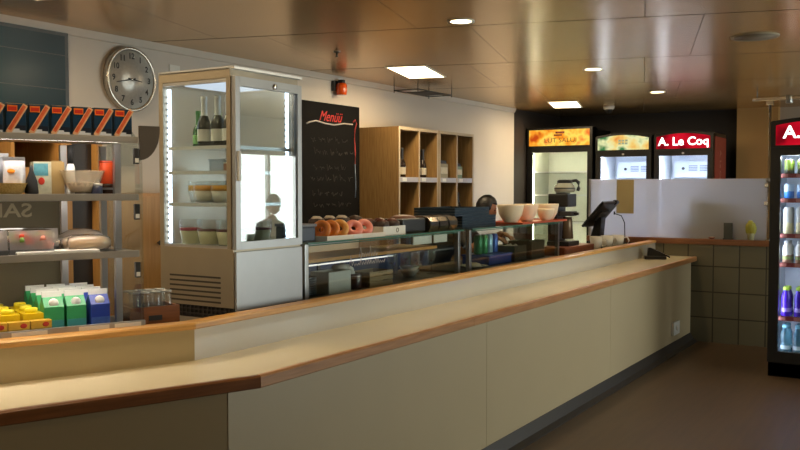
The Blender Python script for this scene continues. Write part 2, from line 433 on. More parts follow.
# sweet boxes on the top shelf, each with a stick printed across it
bxw, bxh, bxd = .066, .106, .05
def sweet_box():
    t = thing('sweet_box', (0, 0, 0), '', 'box', 'sweet boxes along the top shelf', rz=-ANG)
    B(-bxd, 0, -bxw/2, bxw/2, 0, bxh, bev=.002).build('carton', [mat('box_blue', (22, 52, 78), .3, var=.5, scale=60)], t)
    B(.0003, .0015, -bxw/2+.002, bxw/2-.002, .002, .03).build('snow_print', mat('snow_print', (20, 26, 40), .4, var=.3, scale=90), t)
    m = MB()
    for k, y in enumerate((-.02, 0., .02)):
        m.prism([(0, 0)]*0 or [(.0006, y-.01), (.0016, y-.01), (.0016, y+.01), (.0006, y+.01)], .002, .012+.006*(k % 2))
    m.build('peak_print', mat('peak_print', (200, 204, 214), .5), t)
    B(.001, .0022, -.03, -.03+.034, .078, .1, bev=.0).build('brand_patch', mat('brand_patch', (226, 120, 30), .4), t)
    B(.0022, .0028, -.027, .001, .082, .095).build('patch_band', mat('patch_band', (190, 40, 24), .4), t)
    MB().box(.0018, .0026, -.0095, .0095, -.058, .058, rot=(R(-31), 0, 0), piv=(.002, 0, 0)).build('stick_print', mat('stick_cream', (214, 168, 128), .4), t, (0, .002, .053))
    MB().box(.0024, .003, -.006, .006, -.05, .05, rot=(R(-31), 0, 0), piv=(.0025, 0, 0)).build('stick_core', mat('stick_red', (204, 92, 50), .4, var=.4, scale=80), t, (0, .002, .056))
    B(-bxd+.002, -.002, -bxw/2+.002, bxw/2-.002, bxh-.001, bxh+.0008).build('top_flap', mat('box_flap', (196, 150, 60), .4), t)
    return t
words = ['rightmost', 'second from the right', 'third from the right', 'fourth from the right', 'fifth from the right', 'sixth from the right', 'seventh from the right']
b0 = sweet_box()
for k in range(7):
    p = LPC(SX1-.018, -.405-.0755*k, 1.6905)
    lb = 'dark blue sweet box, %s on the top shelf of the snack case' % words[k]
    if k == 0: b0.location = p; b0['label'] = lb
    else: dup(b0, p, lb)

# milk and juice cartons on the lowest level
def carton(name, body, cap, lowc, label, cat='carton', group=None, w=.07, h=.085, top=.034, capr=.017, gable=True):
    t = thing(name, (0, 0, 0), label, cat, group, rz=-ANG)
    MB().box(-w/2, w/2, -w/2, w/2, 0, h).build('carton_body', [body], t)
    MB().box(w/2, w/2+.001, -w/2+.001, w/2-.001, .0, h*.42).build('lower_print', lowc, t)
    if gable:
        MB().sweep([(-w/2, h), (w/2, h), (.004, h+top), (-.004, h+top)], lambda x: -w/2, lambda x: w/2).build('gable_top', [body], t)
        B(-.003, .003, -w/2, w/2, h+top-.001, h+top+.02).build('top_seam', cap, t)
        MB().lathe([(capr, 0), (capr, .008), (capr*.85, .011), (0, .011)], (0, 0, 0), 16, 'x').build('screw_cap', cap, t, (.02, 0, h+top*.4))
    else:
        MB().lathe([(capr, 0), (capr, .016), (capr*.8, .018), (0, .018)], (0, 0, 0), 16).build('screw_cap', cap, t, (0, 0, h))
    return t
cap_w = mat('cap_white', (240, 238, 230), .35)
fz = .978
def rows(proto_args, ys, xs, who, group, name, gable=True, h=.085, capr=.017):
    first = None
    ordx = ['front', 'second', 'third', 'fourth']
    for j, y in enumerate(ys):
        for i, x in enumerate(xs):
            side_ = ('only ' if len(ys) == 1 else ['left', 'middle', 'right'][j] + ' ' if len(ys) == 3 else ['left', 'right'][j] + ' ')
            lb = who + ', %s row, %scolumn, lowest case level' % (ordx[i], side_)
            if first is None:
                first = carton(name, *proto_args, lb, 'carton', group, gable=gable, h=h, capr=capr); first.location = LP(x, y, fz)
            else: dup(first, LP(x, y, fz), lb)
yel = (mat('carton_yellow', (238, 206, 30), .35, var=.12, scale=40), mat('cap_yellow', (246, 224, 40), .35), mat('yellow_print', (214, 170, 60), .4, var=.5, scale=70))
grn = (mat('carton_green', (60, 160, 96), .35, var=.1, scale=40), cap_w, mat('green_print', (70, 150, 150), .4, var=.2, scale=50))
blu = (mat('carton_blue', (40, 66, 160), .35, var=.1, scale=40), cap_w, mat('blue_print', (72, 104, 180), .4, var=.3, scale=60))
rows(yel, [-.80, -.72, -.64], [-.565, -.655, -.745], 'yellow juice carton with yellow cap', 'yellow juice cartons', 'juice_carton', gable=False, h=.068, capr=.022)
dup_y = None
rows(grn, [-.565, -.485], [-.575, -.66, -.745, -.83], 'green milk carton with white cap', 'green milk cartons', 'milk_carton')
rows(blu, [-.40], [-.565, -.65, -.735, -.82], 'blue milk carton with white cap', 'blue milk cartons', 'milk_carton')
# low yellow packs in the very front
yp = None
for k in range(4):
    lb = 'small flat yellow juice pack lying before the yellow cartons, %s' % ['next to the green carton', 'second from the green carton', 'third from the green carton', 'fourth from the green carton'][k]
    p = LP(-.5, -.625-.075*k, fz)
    if yp is None:
        yp = thing('juice_pack', p, lb, 'juice pack', 'flat yellow juice packs', rz=-ANG)
        B(-.02, .02, -.036, .036, 0, .048, bev=.002).build('pack', yel[2], yp)
        B(.02, .021, -.034, .034, .022, .047).build('print_band', mat('pack_band', (236, 190, 70), .4, var=.2, scale=50), yp)
        MB().blob((.021, .015, .034), (.001, .012, .009)).build('fruit_print', mat('fruit_print', (196, 60, 50), .4), yp)
    else: dup(yp, p, lb)

# middle shelf: plates of salad, wraps
def salad(y, x, seed, label, cols, w=.14):
    t = thing('salad_box', LP(x, y, 1.26), label, 'salad box', 'salad boxes on the middle shelf', rz=-ANG)
    B(-w*.5, w*.5, -w*.55, w*.55, 0, .022, bev=.004).build('tray', thin_glass('tray_film', (235, 235, 235), 1.5, .1, haze=.35), t)
    rn = random.Random(seed)
    for k, c in enumerate(cols):
        m = MB()
        for q in range(9):
            m.blob((rn.uniform(-.4, .4)*w, rn.uniform(-.48, .48)*w, .03+rn.uniform(0, .04)), (rn.uniform(.012, .024), rn.uniform(.012, .024), rn.uniform(.01, .018)), .2, 1, q)
        m.build('filling', c, t)
    MB().sweep([(-w*.5, .02), (w*.5, .02), (w*.38, .088), (-w*.38, .088)], lambda x: -w*.53, lambda x: w*.53).build('film_lid', thin_glass('film', (250, 250, 250), 1.5, .12, haze=.45, hazecol=(254, 252, 250), boost=2.4), t)
ham = mat('ham', (216, 140, 120), .5, var=.3, scale=60); tomato = mat('tomato', (205, 72, 40), .4); lettuce = mat('lettuce', (110, 140, 50), .5, var=.4, scale=50); cream = mat('cream_food', (232, 214, 186), .5, var=.1)
salad(-.80, -.58, 1, 'film lidded salad box with pink ham at the frame edge of the middle shelf', [ham, cream, ham])
salad(-.645, -.58, 2, 'film lidded salad box with tomato and lettuce on the middle shelf', [ham, tomato, lettuce])
salad(-.80, -.80, 5, 'lettuce filled salad box at the back of the middle shelf, left end', [lettuce, tomato, cream], .16)
salad(-.63, -.80, 6, 'orange topped salad box at the back of the middle shelf', [lettuce, tomato, ham], .15)
salad(-.57, -.70, 3, 'pale salad box beside the wrapped rolls on the middle shelf', [cream, cream, ham], .1)
def roll(y, x, z, rz, label, r=.026, L=.15):
    t = thing('wrapped_roll', LP(x, y, z), label, 'roll', 'wrapped rolls on the middle shelf', rz=-ANG+rz)
    pr = [(0, -L/2), (r*.7, -L/2+.004), (r, -L/4), (r, L/4), (r*.7, L/2-.004), (0, L/2)]
    MB().lathe(pr, (0, 0, r), 14, 'y').build('bread', mat('bread', (214, 176, 120), .5, var=.15, scale=40), t)
    MB().lathe([(a*1.12+.002, b*1.08) for a, b in pr], (0, 0, r+.003), 10, 'y').build('film', MATS['film'], t)
    MB().sweep([(-.03, .003), (.03, .003), (.03, .005), (-.03, .005)], lambda x: L/2-.005, lambda x: L/2+.03).build('film_tail', MATS['film'], t)
roll(-.43, -.56, 1.264, .1, 'wrapped bread roll lying at the front of the middle shelf, right end')
roll(-.44, -.617, 1.264, .2, 'wrapped bread roll lying behind the front roll on the middle shelf')
wb = thing('wrapped_sandwich', LP(-.745, -.40, 1.2605), 'big film wrapped sandwich mound at the back of the middle shelf', 'sandwich', rz=-ANG)
MB().blob((0, 0, .0), (.08, .12, .085), .1, 2, 4, flat=0).build('film', thin_glass('sandwich_film', (240, 240, 240), 1.5, .15, haze=.62, hazecol=(246, 240, 236), boost=1.8), wb)
MB().blob((0, 0, .0), (.055, .07, .06), .08, 2, 5, flat=.002).build('bread', MATS['bread'], wb)
wp = thing('white_tray', LP(-.54, -.55, 1.264), 'flat white paper tray along the front edge of the middle shelf', 'tray', rz=-ANG)
B(-.045, .055, -.1, .19, 0, .012, bev=.004).build('tray', paper, wp)
for o in [wp]: o.location = LP(-.545, -.6, 1.2605)
wp.location.z = 1.2605

# third shelf: basket of bags, boxes, bowl, tin
zs = 1.4755
bk = thing('bread_basket', LP(-.60, -.74, zs), 'low yellow wicker basket of snack bags on the third shelf', 'basket', rz=-ANG)
MB().lathe([(.07, 0), (.085, .005), (.1, .04), (.104, .042), (.094, .042), (.08, .01), (0, .006)], n=24).build('wicker', wood('wicker', (196, 150, 70), (228, 190, 110), 'x', 14, .6), bk)
def bag(p, rz, label, col, w=.075, h=.115):
    t = thing('snack_bag', p, label, 'bag', 'snack bags on the third shelf', rz=-ANG+rz)
    m = MB(); n = 7
    prof = []
    for i in range(n):
        u = i/(n-1); prof.append((u*h, .022*math.sin(PI*min(1, u*1.02))**.6 if 0 < u < 1 else .001))
    rings = []
    for z, th in prof:
        rings.append([m.bm.verts.new((sx*th*(1-abs(yy)*.8), yy*w/2, z)) for sx, yy in ((1, -1), (1, -.4), (1, .4), (1, 1), (-1, 1), (-1, .4), (-1, -.4), (-1, -1))])
    for a, b in zip(rings, rings[1:]):
        for k in range(8):
            f = m.bm.faces.new((a[k], a[(k+1) % 8], b[(k+1) % 8], b[k])); f.smooth = True
    m.build('pouch', [col], t)
    B(-.002, .002, -w/2, w/2, h-.002, h+.012).build('crimp', silver, t)
    return t
foil = mat('bag_foil', (222, 220, 226), .3, .2, var=.25, scale=45)
foil2 = mat('bag_foil_print', (206, 206, 216), .3, .2, var=.6, scale=30)
bag(LP(-.585, -.775, zs+.01), .1, 'white snack bag standing in the yellow basket at the frame edge', foil)
p = bag(LP(-.585, -.685, zs+.01), -.1, 'white snack bag with an orange emblem standing in the yellow basket', foil2)
MB().blob((.019, -.012, .075), (.004, .014, .009)).build('emblem', mat('emblem_orange', (226, 140, 40), .4), p)
bag(LP(-.66, -.73, zs+.01), .2, 'grey snack bag behind the white ones in the yellow basket', mat('bag_grey', (150, 152, 160), .35, .2, var=.3, scale=40), .09, .13)
cone = thing('black_bottle', LP(-.58, -.627, zs), 'black cone shaped sauce bottle beside the yellow basket', 'bottle', rz=0)
MB().lathe([(.022, 0), (.024, .01), (.02, .05), (.008, .085), (.006, .1), (0, .1)], n=16).build('bottle_body', blackm, cone)
MB().lathe([(.0065, .088), (.0065, .104), (0, .105)], n=12).build('nozzle', dark, cone)
cb_ = thing('drink_carton', LP(-.62, -.585, zs), 'colourful cream drink carton with a red mark on the third shelf', 'carton', rz=-ANG)
B(-.025, .025, -.032, .032, 0, .122, bev=.002).build('carton_body', mat('carton_print', (196, 190, 160), .4, var=.35, scale=50), cb_)
B(.025, .026, -.03, .02, .07, .115).build('blue_print', mat('carton_teal', (90, 150, 160), .4, var=.5, scale=60), cb_)
MB().blob((.026, -.004, .05), (.001, .012, .014)).build('red_mark', mat('red_mark', (200, 54, 34), .4), cb_)
bb = thing('brown_carton', LP(-.63, -.53, zs), 'plain brown carton beside the colourful drink carton', 'carton', rz=-ANG)
B(-.025, .025, -.026, .026, 0, .122, bev=.002).build('carton_body', mat('kraft', (176, 146, 92), .6), bb)
B(-.02, .02, -.02, .02, .122, .126).build('top_fold', mat('kraft_fold', (160, 130, 80), .6), bb)
wbt = thing('white_bottle', LP(-.6, -.483, zs), 'slim white bottle with long black neck beside the clear bowl', 'bottle')
MB().lathe([(.014, 0), (.016, .01), (.016, .1), (.011, .115), (0, .117)], n=16).build('bottle_body', white_plastic, wbt)
MB().lathe([(.011, .115), (.011, .185), (0, .187)], n=14).build('neck', blackm, wbt)
bo = thing('clear_bowl', LP(-.60, -.44, zs), 'wide clear bowl holding cream food on the third shelf', 'bowl')
MB().lathe([(.045, 0), (.05, .003), (.082, .088), (.085, .09), (.079, .086), (.047, .008), (0, .006)], n=26, cap=False).build('bowl', thin_glass('bowl_glass', (240, 236, 225), 1.5, .04, haze=.3, hazecol=(230, 215, 190), boost=1.5), bo)
MB().lathe([(.0, .008), (.05, .01), (.062, .045), (0, .05)], n=18).build('food', cream, bo)
jr = thing('dark_jar_stack', LP(-.63, -.315-.02, zs), 'short dark jar under the orange tin on the third shelf', 'jar')
MB().lathe([(.03, 0), (.032, .004), (.032, .036), (.03, .04), (0, .04)], n=20).build('jar', mat('dark_jar', (70, 46, 34), .2), jr)
MB().lathe([(.033, .018), (.033, .026)], n=20, cap=False).build('band', silver, jr)
tn_ = thing('orange_tin', LP(-.63, -.335, zs+.04), 'bright orange red round tin standing on a short dark jar', 'tin')
MB().lathe([(.031, 0), (.032, .003), (.032, .082), (.031, .085), (0, .085)], n=24).build('tin_body', mat('tin_orange', (226, 84, 40), .3), tn_)
MB().lathe([(.033, .082), (.033, .09), (0, .09)], n=24).build('lid', mat('tin_lid', (200, 66, 30), .35), tn_)
dj = thing('dark_jar_stack', LP(-.56, -.40, zs), 'small dark blue pot beside the clear bowl on the third shelf', 'pot')
MB().lathe([(.02, 0), (.022, .003), (.022, .034), (0, .036)], n=16).build('pot', mat('navy_pot', (50, 56, 84), .3), dj)
MB().lathe([(.023, .034), (.023, .042), (0, .043)], n=16).build('lid', silver, dj)
cn = MB()
dj.name = 'dark_pot'; jr.name = 'dark_jar'

# wooden tray of upturned glasses between the snack case and the cooler
tr = thing('wooden_box', LP(-.64, -.045, .92), 'brown wooden box holding small upturned glasses beside the glass cooler', 'box', rz=-ANG)
m = MB(); m.box(-.17, 0, -.205, 0, 0, .01); m.box(-.012, 0, -.205, 0, .01, .1); m.box(-.17, -.158, -.205, 0, .01, .1); m.box(-.158, -.012, -.205, -.193, .01, .1); m.box(-.158, -.012, -.012, 0, .01, .1)
m.build('box', wood('box_wood', (122, 70, 34), (150, 90, 46), 'y', 6, .5), tr)
B(0, .003, -.13, -.075, .045, .065).build('grip_slot', dark, tr)
gl0 = None
spots = [(a, b) for a in (-.045, -.12) for b in (-.04, -.085, -.13, -.172)]
for k, (a, b) in enumerate(spots):
    q = LP(-.64+a, -.045+b, .931)
    lb = 'small clear glass in the brown wooden box, %s row, %s from the glass cooler' % (['front', 'back'][k//4], ['first', 'second', 'third', 'fourth'][k % 4])
    if gl0 is None:
        gl0 = thing('drinking_glass', q, lb, 'glass', 'small glasses in the wooden box')
        MB().lathe([(.026, 0), (.0265, .002), (.025, .08), (.021, .13), (.022, .145), (0, .147)], n=16).build('tumbler', cup_glass, gl0)
        MB().lathe([(.0225, .142), (.0225, .149), (0, .15)], n=16).build('foot', mat('glass_foot', (200, 200, 196), .15, .3), gl0)
    else: dup(gl0, q, lb)
# ------------------------------------------------------------------ upright glass cooler
CX, CY, CZ = -2.832, 3.055, .92
gc = thing('glass_cooler', (CX, CY, CZ), 'tall silver glass-sided display cooler standing on the inner worktop', 'cooler')
body_m = mat('cooler_body', (160, 148, 128), .36, .45)
front_silver = mat('cooler_front', (164, 165, 166), .35, .4)
hw = .232; HT = 1.1
B(-hw+.01, hw-.012, -hw+.01, hw-.01, .0, .055).build('plinth', black, gc)
m = MB()
for k in range(16): m.box(-hw+.05+.026*k, -hw+.058+.026*k, -hw+.004, -hw+.012, .008, .052)
for z in (.018, .038): m.box(-hw+.04, hw-.06, -hw+.002, -hw+.006, z-.003, z+.003)
m.build('plinth_grille', dark, gc)
for sx in (-1, 1):
    for sy in (-1, 1): MB().lathe([(.014, 0), (.014, .06)], (sx*(hw-.02), sy*(hw-.025), 0), 12).build('foot', steel, gc)
B(-hw, hw-.014, -hw, hw, .055, .315, bev=.004).build('lower_body', body_m, gc)
m = MB()
for k in range(6): m.box(-hw+.06, hw-.09, -hw-.0012, -hw+.002, .072+.022*k, .080+.022*k)
m.build('vent_slots', mat('slot_dark', (62, 54, 46), .6), gc)
B(hw-.013, hw, -hw+.004, hw-.004, .045, .302, bev=.003).build('lower_front_panel', front_silver, gc)
m = MB()
for sx in (-1, 1):
    for sy in (-1, 1):
        x1 = hw if sx < 0 else hw-.03
        a, b = (-hw, -hw+.026) if sx < 0 else (hw-.05, hw-.026)
        c, d = (-hw, -hw+.026) if sy < 0 else (hw-.026, hw)
        MB().box(a, b, c, d, .315, 1.06).build('corner_post', body_m, gc)
B(-hw, hw-.026, -hw, hw, 1.055, HT, bev=.003).build('top_cap', body_m, gc)
for z in (1.04, .312): B(-hw+.026, hw-.05, -hw+.002, -hw+.02, z, z+.014).build('window_trim', silver, gc)
cg = thin_glass('cooler_glass', (246, 250, 250), 1.45)
B(-hw+.026, hw-.05, -hw+.006, -hw+.010, .32, 1.05).build('side_glass', cg, gc)
B(-hw+.026, hw-.05, hw-.010, hw-.006, .32, 1.05).build('side_glass', cg, gc)
B(-hw+.006, -hw+.010, -hw+.026, hw-.026, .32, 1.05).build('back_glass', thin_glass('back_glass', (225, 228, 228), 1.5, .1, haze=.35), gc)
# door with frame, glass, handle, header
dr = MB()
dr.box(hw-.024, hw, -hw+.004, -hw+.034, .312, 1.062, bev=.002).box(hw-.024, hw, hw-.034, hw-.004, .312, 1.062, bev=.002)
dr.box(hw-.024, hw, -hw+.034, hw-.034, .312, .345).box(hw-.024, hw, -hw+.034, hw-.034, 1.022, 1.062)
do = dr.build('door', front_silver, gc)
B(hw-.016, hw-.008, -hw+.034, hw-.034, .345, 1.022).build('door_glass', thin_glass('door_glass', (240, 246, 248), 1.55, boost=1.9), do)
B(hw-.002, hw+.012, -hw+.012, -hw+.026, .61, .74, bev=.004).build('handle', white_plastic, do)
MB().lathe([(.013, hw), (.013, hw+.004), (.009, hw+.008), (0, hw+.008)], (0, .03, 1.038), 18, 'x').build('logo_badge', chrome, do)
MB().sweep([(hw+.0005, 1.030), (hw+.0015, 1.030), (hw+.0015, 1.034), (hw+.0005, 1.034)], lambda x: .06, lambda x: .14).build('badge_stroke', steel, do)
B(-hw, hw-.001, -hw, hw, HT-.008, HT+.004).build('top_lid', silver, gc)
led = glow('led_cool', (225, 238, 255), 5.5)
for (x, y) in ((-hw+.036, -hw+.03), (hw-.066, hw-.034)):
    s = B(x-.006, x+.006, y-.006, y+.006, .33, 1.03).build('light_strip', led, gc)
    m = MB()
    for k in range(24): m.box(x-.0085, x-.0045 + .003, y-.0075, y-.006, .345+.028*k, .355+.028*k)
    m.build('strip_dots', dark, s)
B(-.15, .12, -.15, .15, 1.045, 1.052).build('lamp_panel', glow('lamp_cool', (226, 236, 250), 1.), gc)
shg = thin_glass('shelf_glass', (235, 242, 242), 1.5, .05, haze=.15)
SZ = [.512, .655, .766]
for z in SZ:
    s = B(-hw+.045, hw-.055, -hw+.016, hw-.016, z-.006, z).build('shelf', shg, gc)
    m = MB(); m.box(-hw+.045, hw-.055, -hw+.012, -hw+.018, z-.014, z+.001).box(hw-.055, hw-.049, -hw+.016, hw-.016, z-.014, z+.001)
    m.build('shelf_rim', mat('shelf_rim', (222, 226, 228), .2, .4), s)
B(-hw+.03, hw-.052, -hw+.012, hw-.012, .315, .322).build('floor_plate', white_plastic, gc)
def CP(x, y, z): return (CX+x, CY+y, CZ+z)
# sparkling wine bottles
wine = mat('wine_glass', (20, 30, 18), .12, coat=.5); foilw = mat('neck_foil', (214, 219, 224), .35, .15, var=.1); lab = mat('bottle_label', (226, 226, 222), .5)
def bottle(name, glassm, neckm, labm, h=.225, r=.03):
    t = thing(name, (0, 0, 0), '', 'bottle')
    MB().lathe([(r*.85, 0), (r, .004), (r, h*.42), (r*.9, h*.5), (r*.5, h*.62), (r*.42, h*.68)], n=18).build('bottle_body', glassm, t)
    MB().lathe([(r*.56, h*.58), (r*.46, h*.68), (r*.44, h*.88), (r*.5, h*.93), (r*.48, h), (0, h*1.005)], n=16, cap=False).build('neck_foil', neckm, t)
    MB().lathe([(r*1.012, h*.1), (r*1.012, h*.34)], n=18, cap=False).build('label', labm, t)
    return t
bt = bottle('wine_bottle', wine, foilw, lab); bt['group'] = 'sparkling wine bottles in the cooler'
bt.location = CP(-.005, -.175, SZ[2]); bt['label'] = 'dark sparkling wine bottle with silver neck, leftmost on the top cooler shelf'
dup(bt, CP(.068, -.165, SZ[2]), 'dark sparkling wine bottle with silver neck, middle one on the top cooler shelf')
dup(bt, CP(.135, -.165, SZ[2]), 'dark sparkling wine bottle with silver neck next to the door post of the glass cooler')
dup(bt, CP(.06, -.09, SZ[2]), 'dark sparkling wine bottle standing behind the front three in the glass cooler')
gb = bottle('green_bottle', thin_glass('green_glass', (130, 190, 120), 1.5, .05, haze=.35, hazecol=(70, 150, 70)), mat('cap_green', (70, 130, 60), .4), mat('green_label', (120, 170, 90), .5), .17, .026)
gb['group'] = 'green bottles in the cooler'; gb.location = CP(-.115, -.1, SZ[2]); gb['label'] = 'green drink bottle left of the wine bottles on the top shelf of the glass cooler'
dup(gb, CP(-.10, .02, SZ[2]), 'green drink bottle at the back of the top shelf of the glass cooler')
# dessert cups
def dessert(name, low, topm, cat, r=.054, h=.1, t1=.8):
    t = thing(name, (0, 0, 0), '', cat)
    pr = lambda u: r*(.78+.22*min(1, u*1.6))
    MB().lathe([(pr(0)*.9, 0), (pr(0), .003), (pr(.3), h*.3), (pr(.6), h*.6), (r, h)], n=22, cap=False).build('cup', cup_glass, t)
    MB().lathe([(0, .004), (pr(0)*.95, .005), (pr(.3)*.96, h*.3), (pr(.6)*.96, h*.55), (0, h*.55)], n=22).build('cream_layer', low, t)
    MB().lathe([(pr(.6)*.97, h*.555), (r*.965, h*t1), (0, h*t1+.001)], n=22).build('top_layer', topm, t)
    return t
creamw = mat('dessert_cream', (240, 232, 214), .5); custard = mat('dessert_custard', (232, 222, 180), .5); orange = mat('dessert_orange', (246, 172, 30), .3); berry = mat('dessert_berry', (190, 24, 56), .3); plum = mat('dessert_plum', (110, 40, 44), .3)
d = dessert('dessert_cup', creamw, orange, 'dessert'); d['group'] = 'orange desserts in the cooler'
pos = [(-.02, -.155), (.085, -.155), (-.02, -.04), (.085, -.04), (-.12, -.09)]
nm = ['at the glass on the left', 'at the glass beside the door post', 'second row left', 'second row right', 'tucked at the far left back']
for k, (a, b) in enumerate(pos):
    lb = 'dessert cup with orange topping, %s, cooler third shelf down' % nm[k]
    if k == 0: d.location = CP(a, b, SZ[0]); d['label'] = lb
    else: dup(d, CP(a, b, SZ[0]), lb)
d = dessert('dessert_cup', custard, berry, 'dessert', .052, .115, .66); d.location = CP(-.115, -.155, .322); d['label'] = 'dessert cup with bright raspberry layer on the cooler floor, leftmost'
d['group'] = 'layered desserts on the cooler floor'
d2 = dessert('dessert_cup', custard, plum, 'dessert', .054, .115, .63)
d2['group'] = 'layered desserts on the cooler floor'
nm = ['middle one at the side glass', 'beside the door post', 'behind the door, left', 'behind the door, right', 'behind the door, back corner']
for k, (a, b) in enumerate([(0., -.155), (.11, -.15), (.1, -.03), (.1, .08), (.0, .13)]):
    lb = 'dessert cup with thin dark layer on the cooler floor, %s' % nm[k]
    if k == 0: d2.location = CP(a, b, .322); d2['label'] = lb
    else: dup(d2, CP(a, b, .322), lb)
# tubs on the second shelf
tb = thing('plastic_tub', CP(.0, -.05, SZ[1]), 'clear lidded tub of pale food on the second shelf of the cooler', 'tub', 'tubs on the second cooler shelf')
MB().box(-.05, .05, -.05, .05, 0, .05, bev=.006).build('tub', thin_glass('tub', (235, 240, 240), 1.5, .1, haze=.4), tb)
MB().box(-.053, .053, -.053, .053, .05, .057, bev=.002).build('lid', thin_glass('tub_lid', (235, 240, 240), 1.5, .1, haze=.6), tb)
br_ = thing('brown_cake', CP(.12, -.10, SZ[1]), 'small brown cake slice box on the second shelf by the door post', 'cake')
B(-.035, .035, -.05, .05, 0, .035, bev=.004).build('cake', mat('cake_brown', (150, 104, 76), .6), br_)
B(-.035, .035, -.05, .05, .035, .04, bev=.002).build('icing', creamw, br_)
pe = thing('pastry_plate', CP(-.03, .06, SZ[1]-.0), 'plate of pale pastry at the back of the second cooler shelf', 'plate')
MB().lathe([(.04, 0), (.07, .01), (.072, .012), (.04, .004), (0, .004)], n=22).build('plate', ceramic, pe)
MB().blob((0, 0, .012), (.045, .045, .022), .1, 2, 3, flat=-.006).build('pastry', MATS['bread'], pe)

# ------------------------------------------------------------------ things on the left wall
# dark screen
sn = thing('dark_screen', (XW, 1.9, 1.62), 'big dark glossy wall screen at the top left corner', 'screen')
B(.0, .03, 0, 1.325, 0, .75, bev=.003).build('frame', mat('screen_frame', (18, 22, 26), .35), sn)
scm = mat('screen_face', (14, 40, 50), .2, var=.3, scale=1.2, spec=.2)
B(.03, .033, .02, 1.30, .02, .73).build('screen_face', scm, sn)
m = MB()
for z in (.22, .43, .62): m.box(.0331, .0338, .02, 1.30, z, z+.004)
m.build('panel_line', mat('screen_line', (20, 30, 36), .3), sn)
# clock
ck = thing('wall_clock', (XW, 3.665, 2.158), 'round silver wall clock with black numerals above the sweet boxes', 'clock')
ck.scale = (.8, .95, .98)
MB().lathe([(.178, 0), (.196, .006), (.2, .03), (.2, .055), (.195, .062), (.182, .062), (.178, .05), (.0, .05)], n=48, axis='x').build('case', mat('clock_case', (190, 186, 178), .25, .8), ck)
fm = bpy.data.materials.new('brushed_clock_face'); fm.use_nodes = True
nt = fm.node_tree; b = nt.nodes['Principled BSDF']
tc = nt.nodes.new('ShaderNodeTexCoord'); gr = nt.nodes.new('ShaderNodeTexNoise'); gr.inputs['Scale'].default_value = 60
cr = nt.nodes.new('ShaderNodeValToRGB'); cr.color_ramp.elements[0].color = (*s2l((168, 166, 160)), 1); cr.color_ramp.elements[1].color = (*s2l((200, 198, 192)), 1)
nt.links.new(tc.outputs['Object'], gr.inputs['Vector']); nt.links.new(gr.outputs['Fac'], cr.inputs[0]); nt.links.new(cr.outputs[0], b.inputs['Base Color'])
b.inputs['Metallic'].default_value = .35; b.inputs['Roughness'].default_value = .36; b.inputs['Anisotropic'].default_value = .85
tn = nt.nodes.new('ShaderNodeTangent'); tn.direction_type = 'RADIAL'; tn.axis = 'X'
nt.links.new(tn.outputs[0], b.inputs['Tangent'])
MB().lathe([(.0, .0515), (.178, .0515), (.178, .05), (0, .05)], n=48, axis='x').build('dial', fm, ck)
nb = mat('numeral_black', (20, 18, 18), .5)
for k in range(1, 13):
    a = PI/2-k*PI/6
    text(str(k), .05, nb, ck, (.053, .142*math.cos(a), .142*math.sin(a)), ONX, .0008, bold=.0012, name='numeral')
def hand(L, w, ang, x, name):
    m = MB(); m.prism([(-w, -.03), (w, -.03), (w*.5, L), (-w*.5, L)], 0, .0015)
    o = m.build(name, nb, ck, (x, 0, 0)); o.rotation_euler = (Matrix(((0, 0, 1), (1, 0, 0), (0, 1, 0))).to_4x4() @ Matrix.Rotation(-ang, 4, 'Z')).to_euler()
hand(.085, .005, R(96), .0545, 'hour_hand'); hand(.125, .004, R(258), .056, 'minute_hand')
MB().lathe([(.009, .053), (.009, .06), (0, .061)], n=16, axis='x').build('hub', chrome, ck)
fx = thing('wall_fitting', (XW, 3.99, 2.15), 'small black fitting on the wall between the clock and the glass cooler', 'fitting')
B(0, .04, -.022, .022, -.035, .035, bev=.004).build('box', black, fx); B(.04, .044, -.008, .008, -.012, .012).build('button', dark, fx)
lb_ = tag(B(0, .006, -.045, .045, -.022, .022, bev=.002).build('wall_label', paper), 'tiny pale label on the wall above the glass cooler', 'label'); lb_.location = (XW, 4.05, 2.27)
# beacon
be = thing('alarm_beacon', (XW, 5.80, 2.285), 'small orange alarm beacon on the wall above the chalkboard', 'alarm light')
B(0, .03, -.05, .05, .0, .085, bev=.006).build('mount', dark, be)
MB().lathe([(.04, -.05), (.045, -.02), (.045, .03), (.035, .045), (0, .05)], (.06, .01, .02), 20).build('amber_lens', mat('amber_lens', (226, 84, 16), .25, coat=.5), be)
MB().lathe([(.03, 0), (.03, .03)], (.06, .01, .06), 16).build('cap', black, be)
# chalkboard with hand writing
cbx = thing('chalkboard_sign', (XW+.003, 5.23, 1.2), 'black chalkboard menu with red heading and faint chalk lines on the wall', 'chalkboard')
B(0, .022, 0, .885, 0, .98, bev=.003).build('board', mat('slate', (15, 13, 12), .85, var=.2, scale=6, spec=.2), cbx)
red = mat('chalk_red', (206, 58, 54), .8); chalk = mat('chalk_grey', (72, 68, 63), .9); chalkw = mat('chalk_white', (200, 190, 184), .9)
text('Menüü', .115, red, cbx, (.0235, .47, .87), ONX, .0006, shear=.45, bold=.0, name='red_heading', sx=.95)
def stroke(pts, r, m, name, parent, x=.0235):
    return MB().tube([(x, a, b) for a, b in pts], r, 6).build(name, m, parent)
stroke([(.16, .80), (.2, .815), (.28, .83), (.4, .815), (.52, .81), (.66, .83), (.78, .83)], .006, chalkw, 'flourish', cbx)
stroke([(.79, .85), (.82, .87), (.84, .84), (.815, .79), (.81, .7), (.82, .6), (.815, .5)], .006, mat('chalk_pink', (190, 70, 66), .9), 'flourish', cbx)
stroke([(.815, .5), (.82, .4), (.825, .3), (.82, .22)], .005, mat('chalk_blue', (126, 140, 160), .9), 'flourish', cbx)
rn = random.Random(3)
